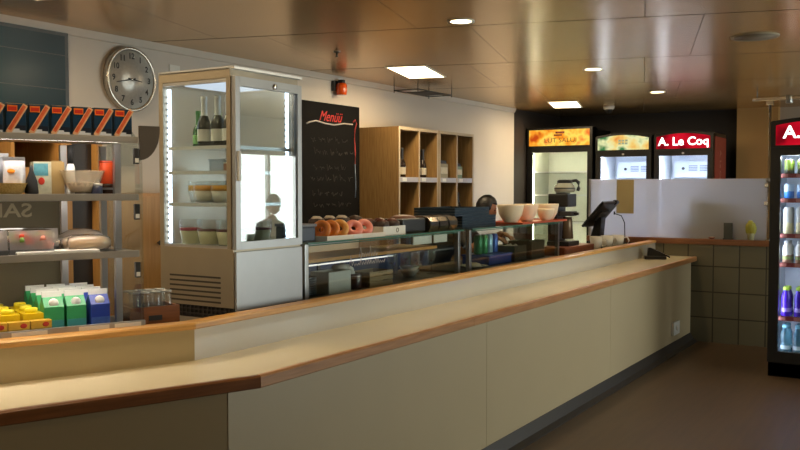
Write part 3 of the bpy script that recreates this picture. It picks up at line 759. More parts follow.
for k, (z, n) in enumerate(((.68, 5), (.58, 6), (.46, 5), (.37, 6), (.25, 5), (.16, 6))):
    m = MB(); y = .2+rn.uniform(0, .06)
    for q in range(n):
        L = rn.uniform(.05, .1); pts = []
        for i in range(int(L/.009)):
            pts.append((.0232, y+i*.009, z+rn.uniform(-.018, .022)+(.02 if i == 0 else 0)))
        if len(pts) > 1: m.tube(pts, .0022, 4)
        y += L+.02
        if y > .76: break
    m.build('chalk_line', chalk, cbx)

# oak shelf units against the wall
def shelf_unit(y0, label):
    t = thing('shelf_unit', (XW+.005, y0, 0), label, 'shelf unit', 'oak shelf units against the wall')
    W_, D_ = .665, .40; z0, z1 = .0, 2.01
    ov = mat('shelf_inner', (122, 92, 60), .6)
    for y in (0, W_-.022): B(0, D_, y, y+.022, z0, z1).build('side_panel', oak, t)
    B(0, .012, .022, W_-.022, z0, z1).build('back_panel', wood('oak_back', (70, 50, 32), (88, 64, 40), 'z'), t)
    B(0, D_, .022, W_-.022, z1-.025, z1).build('top_panel', oak, t)
    B(.012, D_-.002, W_/2-.009, W_/2+.009, z0, z1-.025).build('divider', oak, t)
    for z in (.08, .46, .84, 1.21, 1.59):
        for (a, b) in ((.022, W_/2-.009), (W_/2+.009, W_-.022)):
            s = B(.012, D_-.004, a, b, z-.02, z).build('shelf', oak, t)
            if z > 1.2:
                B(D_-.004, D_, a, b, z-.04, z+.002).build('price_strip', mat('strip_grey', (176, 172, 176), .4), s)
                B(D_, D_+.001, a+.04, a+.11, z-.034, z-.004).build('price_card', paper, s)
    # slim light front edges
    m = MB(); e = .004
    m.box(D_, D_+e, 0, .022, z0, z1).box(D_, D_+e, W_-.022, W_, z0, z1).box(D_, D_+e, .022, W_-.022, z1-.025, z1).box(D_, D_+e, W_/2-.009, W_/2+.009, z0, z1-.025)
    m.build('front_edging', mat('edging', (186, 168, 140), .45), t)
    return t
su = shelf_unit(6.13, 'oak shelf unit with bottles beside the chalkboard'); 
s2 = shelf_unit(6.81, 'oak shelf unit with tea boxes, right beside the first and nearer the dark alcove')
vb = bottle('sauce_bottle', mat('brown_glass', (34, 22, 16), .15), mat('dark_cap', (24, 20, 20), .4), mat('cream_label', (190, 180, 160), .6), .25, .035)
vb['category'] = 'bottle'; vb['group'] = 'dark bottles on the oak shelves'
vb.location = (-3.91, 6.285, 1.59); vb['label'] = 'dark bottle with pale label in the left upper bay of the chalkboard-side oak shelf'
dup(vb, (-3.91, 6.63, 1.59), 'dark bottle with pale label in the right upper bay of the chalkboard-side oak shelf')
dup(vb, (-3.92, 7.30, 1.21), 'dark bottle on the lower shelf of the far oak unit')
def carton_pot(p, label, c, h):
    t = thing('tea_box', p, label, 'box', 'boxes on the far oak shelf')
    B(-.05, .05, -.07, .07, 0, h, bev=.003).build('carton', c, t)
    B(.05, .051, -.06, .06, h*.3, h*.75).build('label_print', mat('tea_label', (206, 196, 170), .6, var=.3, scale=50), t)
    B(-.04, .04, -.06, .06, h, h+.03, bev=.006).build('lid', dark, t)
carton_pot((-3.92, 6.95, 1.59), 'dark lidded box with cream label in the upper left bay of the far oak shelf', mat('tea_cream', (150, 140, 110), .5), .13)
carton_pot((-3.92, 7.23, 1.59), 'greenish box in the upper right bay of the far oak shelf', mat('tea_green', (120, 140, 110), .5), .11)

# cupboards behind the snack case
cu = thing('wooden_cupboard', (XW+.005, 3.09, 0), 'tan wooden cupboard with a small knob between the snack case and the glass cooler', 'cupboard')
B(0, .43, 0, .9, 0, 1.47).build('body', wood('tan_wood', (168, 122, 66), (188, 142, 82), 'z', 5, .45), cu)
for a, b in ((.006, .44), (.455, .894)):
    dd = B(.43, .448, a, b, .02, 1.455, bev=.002).build('door', MATS['tan_wood'], cu)
    MB().lathe([(.006, .448), (.006, .462), (.014, .466), (.012, .474), (0, .476)], (0, b-.05 if a < .1 else a+.05, 1.19), 14, 'x').build('knob', dark, dd)
nf = thing('open_niche_cupboard', (XW+.05, 2.55, 0), 'tan cupboard with a dark open niche seen through the snack case', 'cupboard')
m = MB(); m.box(0, .43, 0, .02, 0, 1.85).box(0, .43, .28, .34, 0, 1.85).box(0, .43, .5, .53, 0, 1.85).box(0, .43, .02, .5, 1.83, 1.85).box(0, .02, .02, .5, 0, 1.83).box(0, .43, .02, .5, 0, .05)
m.build('body', MATS['tan_wood'], nf)
B(.40, .425, .02, .28, .05, 1.60).build('door', MATS['tan_wood'], nf)
B(.36, .38, .34, .5, .05, 1.82).build('niche_back', mat('niche_dark', (52, 46, 46), .5), nf)
MB().box(.02, .43, .34, .5, 1.5, 1.52).box(.02, .43, .34, .5, .9, .92).build('niche_shelf', MATS['tan_wood'], nf)
# ------------------------------------------------------------------ glass food cases on the inner worktop
case_glass = thin_glass('case_glass', (246, 249, 247), 1.5, boost=1.)
edge_green = mat('glass_edge', (70, 110, 96), .15)
def food_case(y0, L, label):
    t = thing('glass_food_case', (-2.70, y0, .92), label, 'food case', 'glass food cases on the worktop')
    B(-.5, 0, 0, L, 0, .02).build('base', mat('case_steel', (110, 106, 100), .35, .6), t)
    B(-.006, 0, .03, L-.03, .02, .292).build('front_glass', case_glass, t)
    m = MB(); m.box(-.008, .001, .03, L-.03, .288, .293); m.build('glass_edge', edge_green, t)
    for y in (.0, L-.03):
        MB().box(-.03, 0, y, y+.03, .0, .30, bev=.003).build('post', steel, t)
        MB().box(-.5, -.475, y, y+.025, .02, .30).build('post', steel, t)
        B(-.475, -.03, y+.01, y+.015, .02, .292).build('end_glass', case_glass, t)
    tp = B(-.52, .02, -.005, L+.005, .30, .308).build('top_glass', thin_glass('top_glass', (226, 238, 232), 1.5, haze=.06, hazecol=(150, 170, 160)), t)
    MB().box(.0201, .024, -.005, L+.005, .299, .309).build('top_edge', edge_green, tp)
    B(-.5, -.47, .03, L-.03, .265, .297).build('rear_rail', mat('rear_rail', (150, 146, 142), .3, .6), t)
    return t
c1 = food_case(3.43, 1.64, 'low glass food case under the donuts, next to the glass cooler')
c2 = food_case(5.2, 1.60, 'low glass food case under the white bowls, far end of the worktop')
# fittings of the first case
rl = B(-.30, -.285, .12, .78, .262, .297).build('price_rail', mat('price_rail_w', (184, 184, 190), .5, var=.15, scale=30), c1)
MB().lathe([(.024, 0), (.024, .12)], (-.2, .08, .268), 18, 'y').build('lamp_tube', glow('case_lamp', (255, 240, 222), 5.), c1)
for a, b in ((1.1, 1.32), (1.35, 1.52)):
    B(-.04, -.034, a, b, .235, .29).build('price_card', paper, c1)
bd = thing('wooden_board', (-2.95, 3.55, 1.112), 'wide golden wooden board set as a shelf inside the first glass case', 'board')
B(-.14, .17, 0, 1.35, 0, .018, bev=.003).build('board', wood('golden_board', (206, 142, 62), (230, 168, 86), 'y', 5, .35), bd)
for y in (.05, 1.25): B(-.1, -.08, y, y+.02, -.195, 0).build('bracket', steel, bd)
MB().box(.1, .12, .05, 1.3, -.012, 0).build('support_rail', dark, bd)
ls = thing('lit_cabinet_strip', (-3.14, 3.75, .945), 'blue backing panel with a white light strip inside the first glass case', 'panel')
B(-.02, 0, 0, 1.28, 0, .15).build('panel', mat('blue_panel', (42, 56, 98), .4), ls)
B(0, .012, .1, 1.2, .10, .107).build('light_strip', glow('strip_white', (255, 250, 240), 1.2), ls)
MB().box(0, .008, .35, .375, 0, .15).build('dark_stay', black, ls)
# plates, box, napkins, tin, wooden crate
pst = None
for k in range(8):
    p = (-2.84, 3.56, .941+.012*k)
    lb = 'dark blue plate, %s, in the stack at the near end of the glass case' % (['lowest', 'second up', 'third up', 'fourth up', 'fifth up', 'sixth up', 'seventh up', 'topmost'][k])
    if pst is None:
        pst = thing('dark_plate', p, lb, 'plate', 'dark plates in the first glass case')
        MB().lathe([(.05, 0), (.08, .006), (.09, .012), (.087, .014), (.05, .005), (0, .004)], n=26).build('plate', mat('plate_blue', (36, 52, 66), .25), pst)
        MB().torus((0, 0, .0128), .0885, .0016, 26, 6).build('rim', mat('plate_rim', (90, 110, 124), .3), pst)
    else: dup(pst, p, lb)
wbx = thing('white_paper_box', (-2.80, 3.78, .941), 'white folded paper box standing inside the first glass case', 'box')
m = MB(); m.box(-.06, .06, -.1, .1, 0, .004).box(.056, .06, -.1, .1, .004, .115).box(-.06, -.056, -.1, .1, .004, .115).box(-.056, .056, -.1, -.096, .004, .115).box(-.056, .056, .096, .1, .004, .115)
m.build('box', mat('box_white', (206, 210, 204), .6), wbx)
MB().box(-.055, .055, -.095, .095, .1, .104).build('liner', paper, wbx)
nk = thing('napkin_heap', (-2.86, 3.97, .941), 'crumpled heap of white napkins behind the white box in the first glass case', 'napkins')
m = MB()
for k in range(7): m.blob((.03*math.cos(k*2.1), .05*math.sin(k*1.7), .075+.012*(k % 3)), (.045, .05, .035), .22, 2, k)
m.build('napkins', paper, nk)
MB().box(-.05, .05, -.08, .08, 0, .06, bev=.01).build('holder', dark, nk)
dt = thing('dark_tin', (-2.79, 3.975, .941), 'small dark red tin between the white box and the wooden crate', 'tin')
MB().lathe([(.045, 0), (.046, .003), (.046, .08), (.044, .083), (0, .083)], n=22).build('tin', mat('tin_dark', (58, 30, 30), .35), dt); MB().lathe([(.0465, .07), (.0465, .074)], n=22, cap=False).build('rim', steel, dt)
wc = thing('wooden_crate', (-2.80, 4.17, .941), 'small pale wooden crate inside the first glass case', 'crate')
m = MB(); m.box(-.07, .07, -.12, .12, 0, .006)
for z in (.006, .034, .062): m.box(.064, .07, -.12, .12, z, z+.024).box(-.07, -.064, -.12, .12, z, z+.024).box(-.064, .064, -.12, -.114, z, z+.024).box(-.064, .064, .114, .12, z, z+.024)
m.build('slats', wood('crate_wood', (140, 120, 86), (166, 144, 104), 'y', 6, .6), wc)
MB().blob((0, 0, .03), (.055, .1, .05), .15, 2, 9, flat=-.02).build('rolls', MATS['bread'], wc)
bo2 = thing('small_bowl_stack', (-2.88, 4.72, .941), 'two stacked pale bowls near the far post of the first glass case', 'bowls')
for z in (0, .022): MB().lathe([(.03, z), (.035, z+.002), (.065, z+.04), (.067, z+.042), (.062, z+.04), (.03, z+.008), (0, z+.006)], n=22).build('bowl', ceramic, bo2)
gr0 = None
for k, (x, y) in enumerate(((-2.95, 4.62), (-3.02, 4.74), (-2.92, 4.86), (-3.03, 4.92), (-2.84, 4.93))):
    lb = 'stemmed glass under the price cards of the first glass case, %s' % ['nearest the camera', 'second one back', 'third one back', 'farthest back', 'next to the far post'][k]
    if gr0 is None:
        gr0 = thing('wine_glass', (x, y, .941), lb, 'glass', 'stemmed glasses in the first glass case')
        MB().lathe([(.03, 0), (.028, .003), (.005, .006), (.005, .07), (.025, .1), (.03, .14), (.026, .175)], n=16, cap=False).build('bowl_and_stem', cup_glass, gr0)
        MB().lathe([(.0, .078), (.016, .094), (.0, .096)], n=12).build('dregs', mat('wine_red', (90, 50, 40), .2), gr0)
    else: dup(gr0, (x, y, .941), lb)
# white handwriting on the pane
hw_ = MATS['chalk_white']
rn = random.Random(11); m = MB()
for (y, z, L) in ((.47, .205, .2), (.38, .16, .36)):
    pts = []
    for i in range(int(L/.012)):
        pts.append((.0015, y+i*.012, z+(i % 2)*rn.uniform(.012, .03)+(.03 if i in (1, 9) else 0)))
    m.tube(pts, .0018, 5)
m.build('pane_handwriting', hw_, c1)

# ------------------------------------------------------------------ on top of the first case
TZ = 1.2285
bb_ = thing('blue_crate', (-2.80, 3.50, TZ), 'dark blue lidded crate squeezed between the cooler and the donut tray', 'crate')
B(-.1, .07, -.055, .055, 0, .075, bev=.008).build('crate', mat('crate_blue', (26, 38, 58), .4), bb_)
B(-.105, .075, -.06, .06, .075, .09, bev=.004).build('lid', mat('crate_lid', (110, 108, 112), .45), bb_)
ty = thing('donut_tray', (-2.79, 3.86, TZ), 'shallow white tray carrying donuts on the glass top', 'tray')
m = MB(); m.box(-.13, .1, -.26, .29, 0, .005).box(.095, .1, -.26, .29, .005, .024).box(-.13, -.125, -.26, .29, .005, .024).box(-.125, .095, -.26, -.255, .005, .024).box(-.125, .095, .285, .29, .005, .024)
m.build('tray', mat('tray_cream', (224, 214, 196), .5), ty)
tc_ = B(.1, .101, -.02, .06, .004, .02).build('price_card', paper, ty)
dough = mat('dough', (214, 140, 62), .55, var=.12, scale=30); glaze = mat('glaze_orange', (226, 130, 48), .3, var=.1, scale=20); pink = mat('glaze_pink', (232, 140, 122), .32, var=.08, scale=20)
def donut(p, rot, ic, label, group):
    t = thing('donut', p, label, 'donut', group); t.rotation_euler = rot
    MB().torus((0, 0, 0), .033, .0185, 26, 12).build('dough', dough, t)
    MB().torus((0, 0, .0012), .033, .0192, 26, 9, arc=(R(-5), R(185))).build('icing', ic, t)
    return t
dz = TZ+.005+.048
donut((-2.775, 3.665, dz), (R(72), 0, R(20)), glaze, 'orange glazed donut standing nearest the glass cooler', 'orange donuts')
donut((-2.77, 3.735, dz), (R(66), 0, R(28)), glaze, 'orange glazed donut, second from the glass cooler', 'orange donuts')
donut((-2.765, 3.81, dz), (R(70), 0, R(35)), mat('glaze_yellow', (226, 158, 74), .35, var=.1, scale=20), 'sugary golden donut next to the pink ones', 'orange donuts')
donut((-2.765, 3.945, dz-.004), (R(60), 0, R(50)), pink, 'pink glazed donut beside the golden donut', 'pink donuts')
donut((-2.765, 4.045, dz-.002), (R(60), 0, R(52)), pink, 'pink glazed donut at the far end of the donut tray', 'pink donuts')
choc = mat('choc', (52, 32, 24), .5, var=.3, scale=40); sugar = mat('sugar', (186, 170, 150), .6, var=.2, scale=60); casem = mat('muffin_paper', (120, 84, 50), .7)
def muffin(p, top, label, group):
    t = thing('muffin', p, label, 'muffin', group)
    MB().lathe([(.028, 0), (.04, .048), (0, .05)], n=20).build('paper_case', casem, t)
    MB().blob((0, 0, .052), (.048, .048, .034), .06, 2, 3, flat=-.02).build('crown', choc, t)
    if top: MB().blob((0, 0, .068), (.036, .036, .022), .1, 2, 5, flat=-.004).build('sugar_top', top, t)
    return t
rk = thing('muffin_stand', (-3.0, 4.12, TZ), 'low dark stand of muffins behind the donut tray', 'stand')
MB().box(-.09, .09, -.28, .5, .018, .026, bev=.002).build('plate', dark, rk)
for y in (-.24, .46): B(-.07, .07, y, y+.012, 0, .018).build('foot', dark, rk)
mz = TZ+.0265
for k, (y, tp, nmx) in enumerate(((3.90, sugar, 'first'), (4.02, sugar, 'second'), (4.14, sugar, 'third'), (4.27, None, 'fourth'))):
    muffin((-2.985, y, mz), tp, ('sugar topped muffin' if tp else 'dark chocolate muffin') + ' behind the donuts, %s from the glass cooler' % nmx, 'muffins behind the donuts')
bx = thing('muffin_box', (-2.80, 4.29, TZ), 'white open card box of chocolate muffins with a small printed mark', 'box')
m = MB(); m.box(-.11, .07, -.1, .14, 0, .004).box(.066, .07, -.1, .14, .004, .05).box(-.11, -.106, -.1, .14, .004, .05).box(-.106, .066, -.1, -.096, .004, .05).box(-.106, .066, .136, .14, .004, .05)
m.build('box', mat('card_white', (226, 222, 210), .6), bx)
MB().torus((.071, .05, .026), .012, .002, 16, 6, rot=(0, PI/2, 0)).build('printed_mark', mat('mark_brown', (110, 96, 80), .6), bx)
for k, (x, y) in enumerate(((-2.78, 4.245), (-2.78, 4.36), (-2.87, 4.25), (-2.87, 4.36))):
    muffin((x, y, TZ+.0045), mat('choc_red', (84, 40, 28), .4, var=.3, scale=40), 'chocolate muffin in the white card box, %s' % ['front near', 'front far', 'rear near', 'rear far'][k], 'muffins in the white box')
lf = thing('dark_loaf_box', (-2.84, 4.56, TZ), 'long black bread box with a brown loaf on its top', 'bread box')
B(-.1, .08, -.11, .16, 0, .085, bev=.012).build('box', mat('box_black', (20, 18, 18), .35), lf)
MB().blob((-.01, .03, .082), (.07, .12, .026), .06, 2, 8, flat=0).build('loaf', mat('loaf', (104, 62, 40), .5, var=.25, scale=30), lf)
nd = None
for k in range(3):
    p = (-2.80, 4.80+.125*k, TZ)
    lb = 'shiny rounded metal dispenser on the first glass case, %s' % ['next to the black bread box', 'middle of the three', 'next to the blue tray stack'][k]
    if nd is None:
        nd = thing('metal_dispenser', p, lb, 'dispenser', 'metal dispensers on the glass case')
        MB().sweep([(-.09, 0), (.05, 0), (.062, .03), (.06, .06), (.04, .085), (0, .095), (-.09, .095)], lambda x: -.055, lambda x: .05).build('shell', mat('disp_metal', (150, 142, 128), .15, .95), nd)
        MB().sweep([(-.08, .01), (.046, .01), (.057, .03), (.055, .058), (.036, .08), (0, .088), (-.08, .088)], lambda x: .0501, lambda x: .058).build('end_cap', black, nd)
    else: dup(nd, p, lb)
tk = None
for k in range(7):
    p = (-2.99, 5.60 if k < 4 else 5.49, TZ+.0195*k)
    lb = 'dark blue serving tray in the stack beside the person, %s' % ['lowest', 'second up', 'third up', 'fourth up', 'fifth up', 'sixth up', 'topmost'][k]
    if tk is None:
        tk = thing('serving_tray', p, lb, 'tray', 'dark blue trays in the stack')
        m = MB(); m.box(-.15, .15, -.25, .25, 0, .006, bev=.002)
        m.build('tray', mat('tray_blue', (20, 40, 54), .35), tk)
        m = MB(); m.box(.15, .162, -.262, .262, .0, .018).box(-.162, -.15, -.262, .262, .0, .018).box(-.15, .15, .25, .262, .0, .018).box(-.15, .15, -.262, -.25, .0, .018)
        m.build('rim', mat('tray_rim', (26, 50, 66), .3), tk)
    else: dup(tk, p, lb)
# orange tray with bowls on the second case
ot = thing('orange_tray', (-2.82, 6.42, TZ), 'orange red serving tray under the white bowls', 'tray')
B(-.16, .14, -.42, .46, 0, .006, bev=.002).build('tray', mat('tray_orange', (190, 104, 66), .35), ot)
m = MB(); m.box(.14, .15, -.43, .47, 0, .014).box(-.17, -.16, -.43, .47, 0, .014).box(-.16, .14, -.43, -.42, 0, .014).box(-.16, .14, .46, .47, 0, .014)
m.build('rim', mat('tray_orange_rim', (180, 80, 50), .35), ot)
bw = None
bowl_m = mat('bowl_white', (236, 216, 184), .35)
def bowl(r, h):
    t = thing('white_bowl', (0, 0, 0), '', 'bowl', 'white bowls on the orange tray')
    MB().lathe([(r*.42, 0), (r*.46, .004), (r*.5, .006), (r*.86, h*.45), (r*.99, h*.9), (r, h), (r*.97, h), (r*.84, h*.5), (r*.45, .014), (0, .012)], n=32).build('bowl', bowl_m, t)
    MB().lathe([(r*.4, -.0), (r*.42, .006)], n=24, cap=False).build('foot_ring', bowl_m, t)
    return t
bspec = [((-2.79, 6.04), .10, .14, 'big white bowl nearest the person on the orange tray'), ((-2.82, 6.40), .095, .14, 'white bowl second from the person on the orange tray'), ((-2.74, 6.60), .07, .1, 'small white bowl between the two big ones on the orange tray'), ((-2.80, 6.79), .09, .135, 'white bowl at the coffee machine end of the orange tray')]
for (xy, r, h, lb) in bspec:
    o = bowl(r, h); o.location = (xy[0], xy[1], TZ+.0065); o['label'] = lb
# inside the second case
cols = [((36, 120, 70), 'green'), ((60, 150, 90), 'green'), ((150, 190, 210), 'pale blue'), ((60, 100, 180), 'blue')]
for k, (c, n_) in enumerate(cols):
    t = thing('drink_can', (-2.90, 5.72+.085*k, .941+.075), '%s drink can on the blue crate in the second glass case, %s' % (n_, ['nearest', 'second one', 'third one', 'farthest'][k]), 'can', 'cans in the second glass case')
    MB().lathe([(.028, 0), (.033, .008), (.033, .125), (.027, .137), (.027, .14)], n=18).build('can_body', mat('can_'+str(k), c, .3, .3, var=.4, scale=35), t)
    MB().lathe([(0, .136), (.025, .136), (.027, .141), (.026, .142)], n=18).build('can_lid', silver, t)
bc = thing('blue_tub', (-2.90, 5.84, .941), 'blue plastic crate under the cans in the second glass case', 'crate')
MB().box(-.1, .12, -.18, .2, 0, .062, bev=.008).build('tub', mat('tub_blue', (40, 66, 140), .4), bc); MB().box(-.105, .125, -.185, .205, .062, .074, bev=.004).build('rim', mat('tub_rim', (50, 78, 156), .4), bc)
wbs = thing('white_dish', (-2.82, 5.48, .941), 'flat white dish at the near end of the second glass case', 'dish')
MB().lathe([(.06, 0), (.1, .012), (.11, .016), (.1, .018), (.06, .006), (0, .005)], n=26).build('dish', ceramic, wbs); MB().blob((0, 0, .012), (.06, .06, .025), .1, 2, 2, flat=-.005).build('food', cream, wbs)
def gn(p, w, l, h, label, food):
    t = thing('steel_food_pan', p, label, 'food pan', 'steel pans in the second glass case')
    m = MB(); m.box(-w/2, w/2, -l/2, l/2, 0, .004).box(w/2-.003, w/2, -l/2, l/2, .004, h).box(-w/2, -w/2+.003, -l/2, l/2, .004, h).box(-w/2+.003, w/2-.003, -l/2, -l/2+.003, .004, h).box(-w/2+.003, w/2-.003, l/2-.003, l/2, .004, h)
    m.build('pan', mat('pan_steel', (96, 88, 70), .3, .7), t)
    B(-w/2+.003, w/2-.003, -l/2+.003, l/2-.003, h*.5, h*.92).build('food', food, t)
    m = MB()
    for q in range(14): m.blob((random.uniform(-.4, .4)*w, random.uniform(-.4, .4)*l, h*.94), (.018, .018, .014), .2, 1, q)
    m.build('food_pieces', food, t)
gn((-2.86, 6.16, .941), .2, .22, .12, 'steel food pan of pale food below the reaching hand', cream)
gn((-2.86, 6.5, .941), .2, .26, .14, 'steel food pan at the far end of the second glass case', mat('greens', (96, 100, 70), .6, var=.3, scale=40))

# ------------------------------------------------------------------ coffee machine, till, cups, card reader
bxx = thing('brown_box', (-2.84, 7.33, .92), 'long low brown wooden box under the coffee machine', 'box')
B(-.14, .12, -.36, .36, 0, .075, bev=.003).build('box', wood('brown_box_wood', (112, 56, 28), (140, 74, 38), 'y', 5, .45), bxx)
B(.12, .124, -.34, .34, .01, .065).build('front_face', MATS['brown_box_wood'], bxx)
cm = thing('coffee_machine', (-2.86, 7.28, .9955), 'black coffee machine with a glass pot on its top warmer', 'coffee machine')
B(-.1, .1, -.12, .14, 0, .04, bev=.008).build('base', black, cm)
B(-.1, -.02, -.1, .12, .04, .40, bev=.01).build('tower', black, cm)
B(-.1, .08, -.1, .12, .34, .455, bev=.012).build('head', black, cm)
MB().lathe([(.06, .455), (.065, .458), (.065, .466), (0, .467)], (-.005, .01, 0), 24).build('warmer_plate', dark, cm)
MB().lathe([(.045, .06), (.05, .065), (.04, .21), (.036, .25), (0, .25)], (.04, .01, 0), 20).build('grinder_chute', mat('machine_brown', (110, 92, 72), .25, .5), cm)
MB().box(-.018, .1, -.06, .08, .26, .30, bev=.006).build('filter_holder', dark, cm)
MB().lathe([(.012, 0), (.012, .05)], (.09, .01, .28), 12, 'x').build('filter_handle', black, cm)
pt = thing('coffee_pot', (-2.85, 7.29, .9955+.468), 'glass coffee pot with black lid and handle on top of the coffee machine', 'coffee pot', rz=R(-62))
MB().lathe([(.06, 0), (.068, .006), (.07, .03), (.058, .065), (.045, .078)], n=26, cap=False).build('pot_glass', thin_glass('pot_glass', (230, 230, 225), 1.5, haze=.3, hazecol=(245, 240, 226)), pt)
MB().lathe([(0, .004), (.058, .005), (.066, .03), (.062, .045), (0, .046)], n=26).build('milk', mat('pot_milk', (246, 240, 224), .4), pt)
MB().lathe([(.05, .074), (.052, .09), (.04, .1), (0, .101)], n=24).build('lid', black, pt)
MB().lathe([(.071, .026), (.0715, .036)], n=24, cap=False).build('band', black, pt)
MB().tube([(0, .045, .088), (0, .075, .094), (0, .092, .078), (0, .094, .03), (0, .088, .01)], [.012, .013, .014, .013, .011], 8).build('handle', black, pt)
cp = None
for k, (x, y, rz, lb) in enumerate(((-2.76, 7.86, .45, 'white cup beside the brown box'), (-2.72, 8.05, .75, 'white cup in the middle of the three by the till'), (-2.66, 8.19, .55, 'white cup farthest from the brown box by the till'))):
    if cp is None:
        cp = thing('white_cup', (x, y, .92), lb, 'cup', 'white cups by the till', rz)
        MB().lathe([(.026, 0), (.028, .003), (.036, .05), (.04, .1), (.037, .1), (.033, .05), (.025, .008), (0, .006)], n=24).build('cup', ceramic, cp)
        MB().tube([(.036, 0, .082), (.06, 0, .085), (.07, 0, .06), (.062, 0, .034), (.034, 0, .03)], .0055, 8).build('handle', ceramic, cp)
    else: dup(cp, (x, y, .92), lb, rz)
for o_ in [o for o in COL.objects if o.name.startswith('white_cup')]: o_.scale = (1.5, 1.5, 1.3)
pt.scale = (1.3, 1.3, 1.1)
ps = thing('till_monitor', (-2.88, 8.2, .92), 'black till touchscreen seen from behind beside the white cups', 'till', rz=R(-6))
B(-.1, .1, -.1, .1, 0, .02, bev=.006).build('base', black, ps)
MB().sweep([(-.06, .02), (.05, .02), (.075, .3), (.02, .3)], lambda x: -.05, lambda x: .05).build('stand', black, ps)
mo = MB(); mo.box(-.012, .012, -.18, .18, -.16, .16, bev=.006)
mo = mo.build('monitor', black, ps, (.045, 0, .33)); mo.rotation_euler = (0, R(42), 0)
B(-.0135, -.012, -.175, .175, -.125, .125).build('screen_face', mat('till_screen', (30, 34, 40), .1), mo)
B(.012, .03, -.09, .09, -.06, .06, bev=.006).build('rear_cover', dark, mo)
ht = MB().lathe([(.022, -.03), (.024, -.025), (.024, .025), (.02, .03), (0, .03)], n=16, axis='y').build('scanner', black, mo, (.0, .12, .15))
tag_c = thing('till_cable', (-2.72, 8.36, .92), 'black cable looping down behind the till monitor', 'cable')
MB().tube([(-.04, .02, .33), (.02, .05, .31), (.05, .06, .24), (.055, .055, .12), (.06, .06, .03), (.07, .02, .006), (.08, -.06, .005)], .005, 8).build('cord', black, tag_c)
MB().lathe([(.008, 0), (.008, .03), (0, .031)], (-.04, .02, .32), 10).build('plug', black, tag_c)
ke = thing('tongs', (-2.62, 8.38, .92), 'bunch of small metal tongs lying on the worktop by the cups', 'tongs')
MB().tube([(0, -.1, .01), (0, .05, .012), (.01, .1, .008)], .006, 6).build('arm', chrome, ke); MB().tube([(-.03, -.1, .01), (-.03, .05, .012), (-.015, .1, .008)], .006, 6).build('arm', chrome, ke)
rd = thing('card_reader', (-2.33, 8.28, .8305), 'black card reader lying on the counter top near the tiled wall', 'card reader', rz=R(20))
B(-.1, .1, -.07, .07, 0, .03, bev=.006).build('base', black, rd)
kb_ = MB().sweep([(-.075, .03), (-.065, .105), (-.045, .108), (.135, .026), (.13, .012), (.1, .03)], lambda x: -.05, lambda x: .05).build('keypad_body', black, rd)
sl = math.atan2(-.082, .18)
dd_ = MB().box(0, .05, -.036, .036, 0, .002).build('display', mat('reader_display', (70, 80, 76), .2), kb_, (-.038, 0, .1055)); dd_.rotation_euler = (0, -sl, 0)
m = MB()
for i in range(3):
    for j in range(4): m.box(.06+.022*j, .075+.022*j, -.034+.024*i, -.016+.024*i, 0, .003)
dd_ = m.build('keys', mat('reader_keys', (60, 60, 62), .5), kb_, (-.038, 0, .1055)); dd_.rotation_euler = (0, -sl, 0)
SKY, DOWN, PANEL, EXPO, COOLP = 9., 6., 10., 0., 10.
# ------------------------------------------------------------------ person bending over the second glass case
def skin_mesh(verts, edges, radii, root=0, sub=2):
    me = bpy.data.meshes.new('sk'); me.from_pydata([Vector(v) for v in verts], edges, [])
    o = bpy.data.objects.new('sk', me); COL.objects.link(o)
    o.modifiers.new('s', 'SKIN'); s = o.modifiers.new('u', 'SUBSURF'); s.levels = sub; s.render_levels = sub
    sv = me.skin_vertices[0].data
    for i, r in enumerate(radii): sv[i].radius = (r, r) if not isinstance(r, tuple) else r; sv[i].use_root = (i == root)
    dg = bpy.context.evaluated_depsgraph_get(); dg.update()
    m2 = bpy.data.meshes.new_from_object(o.evaluated_get(dg)); bpy.data.objects.remove(o)
    return m2
def head_bm(bm, M, mi_skin=0, mi_eye=3, mi_lip=4):
    """head facing local +X, up +Z, centre at origin"""
    r = bmesh.ops.create_uvsphere(bm, u_segments=24, v_segments=18, radius=1.)
    for v in r['verts']:
        x, y, z = v.co
        X, Y, Z = x*.095, y*.075, z*.115
        if z < 0: Y *= 1-.28*(-z)**1.4; X = X*(1-.12*(-z)) + .012*(-z)
        if x > .75 and abs(y) < .25 and -.35 < z < .1: X += .02*(1-abs(y)/.25)*(1-abs(z+.15)/.3 if abs(z+.15) < .3 else 0)
        if x > .6 and -.75 < z < -.45 and abs(y) < .4: X += .005
        v.co = M @ Vector((X, Y, Z))
    fs = set(f for v in r['verts'] for f in v.link_faces)
    for f in fs: f.material_index = mi_skin; f.smooth = True
    for sy in (-1, 1):
        for (c, rad, mi) in (((.083, sy*.032, .008), (.008, .013, .006), mi_eye), ((-.005, sy*.076, -.01), (.018, .008, .03), mi_skin), ((.088, sy*.032, .03), (.006, .018, .004), mi_eye)):
            q = bmesh.ops.create_uvsphere(bm, u_segments=10, v_segments=8, radius=1.)
            for v in q['verts']: v.co = M @ Vector((c[0]+v.co.x*rad[0], c[1]+v.co.y*rad[1], c[2]+v.co.z*rad[2]))
            for f in set(f for v in q['verts'] for f in v.link_faces): f.material_index = mi; f.smooth = True
    q = bmesh.ops.create_uvsphere(bm, u_segments=10, v_segments=8, radius=1.)
    for v in q['verts']: v.co = M @ Vector((.09+v.co.x*.006, v.co.y*.024, -.062+v.co.z*.006))
    for f in set(f for v in q['verts'] for f in v.link_faces): f.material_index = mi_lip; f.smooth = True
def add_mesh(bm, me, f_mat):
    n = len(bm.faces); bm.from_mesh(me); bm.faces.ensure_lookup_table()
    for f in bm.faces[n:]: f.material_index = f_mat(f.calc_center_median()); f.smooth = True
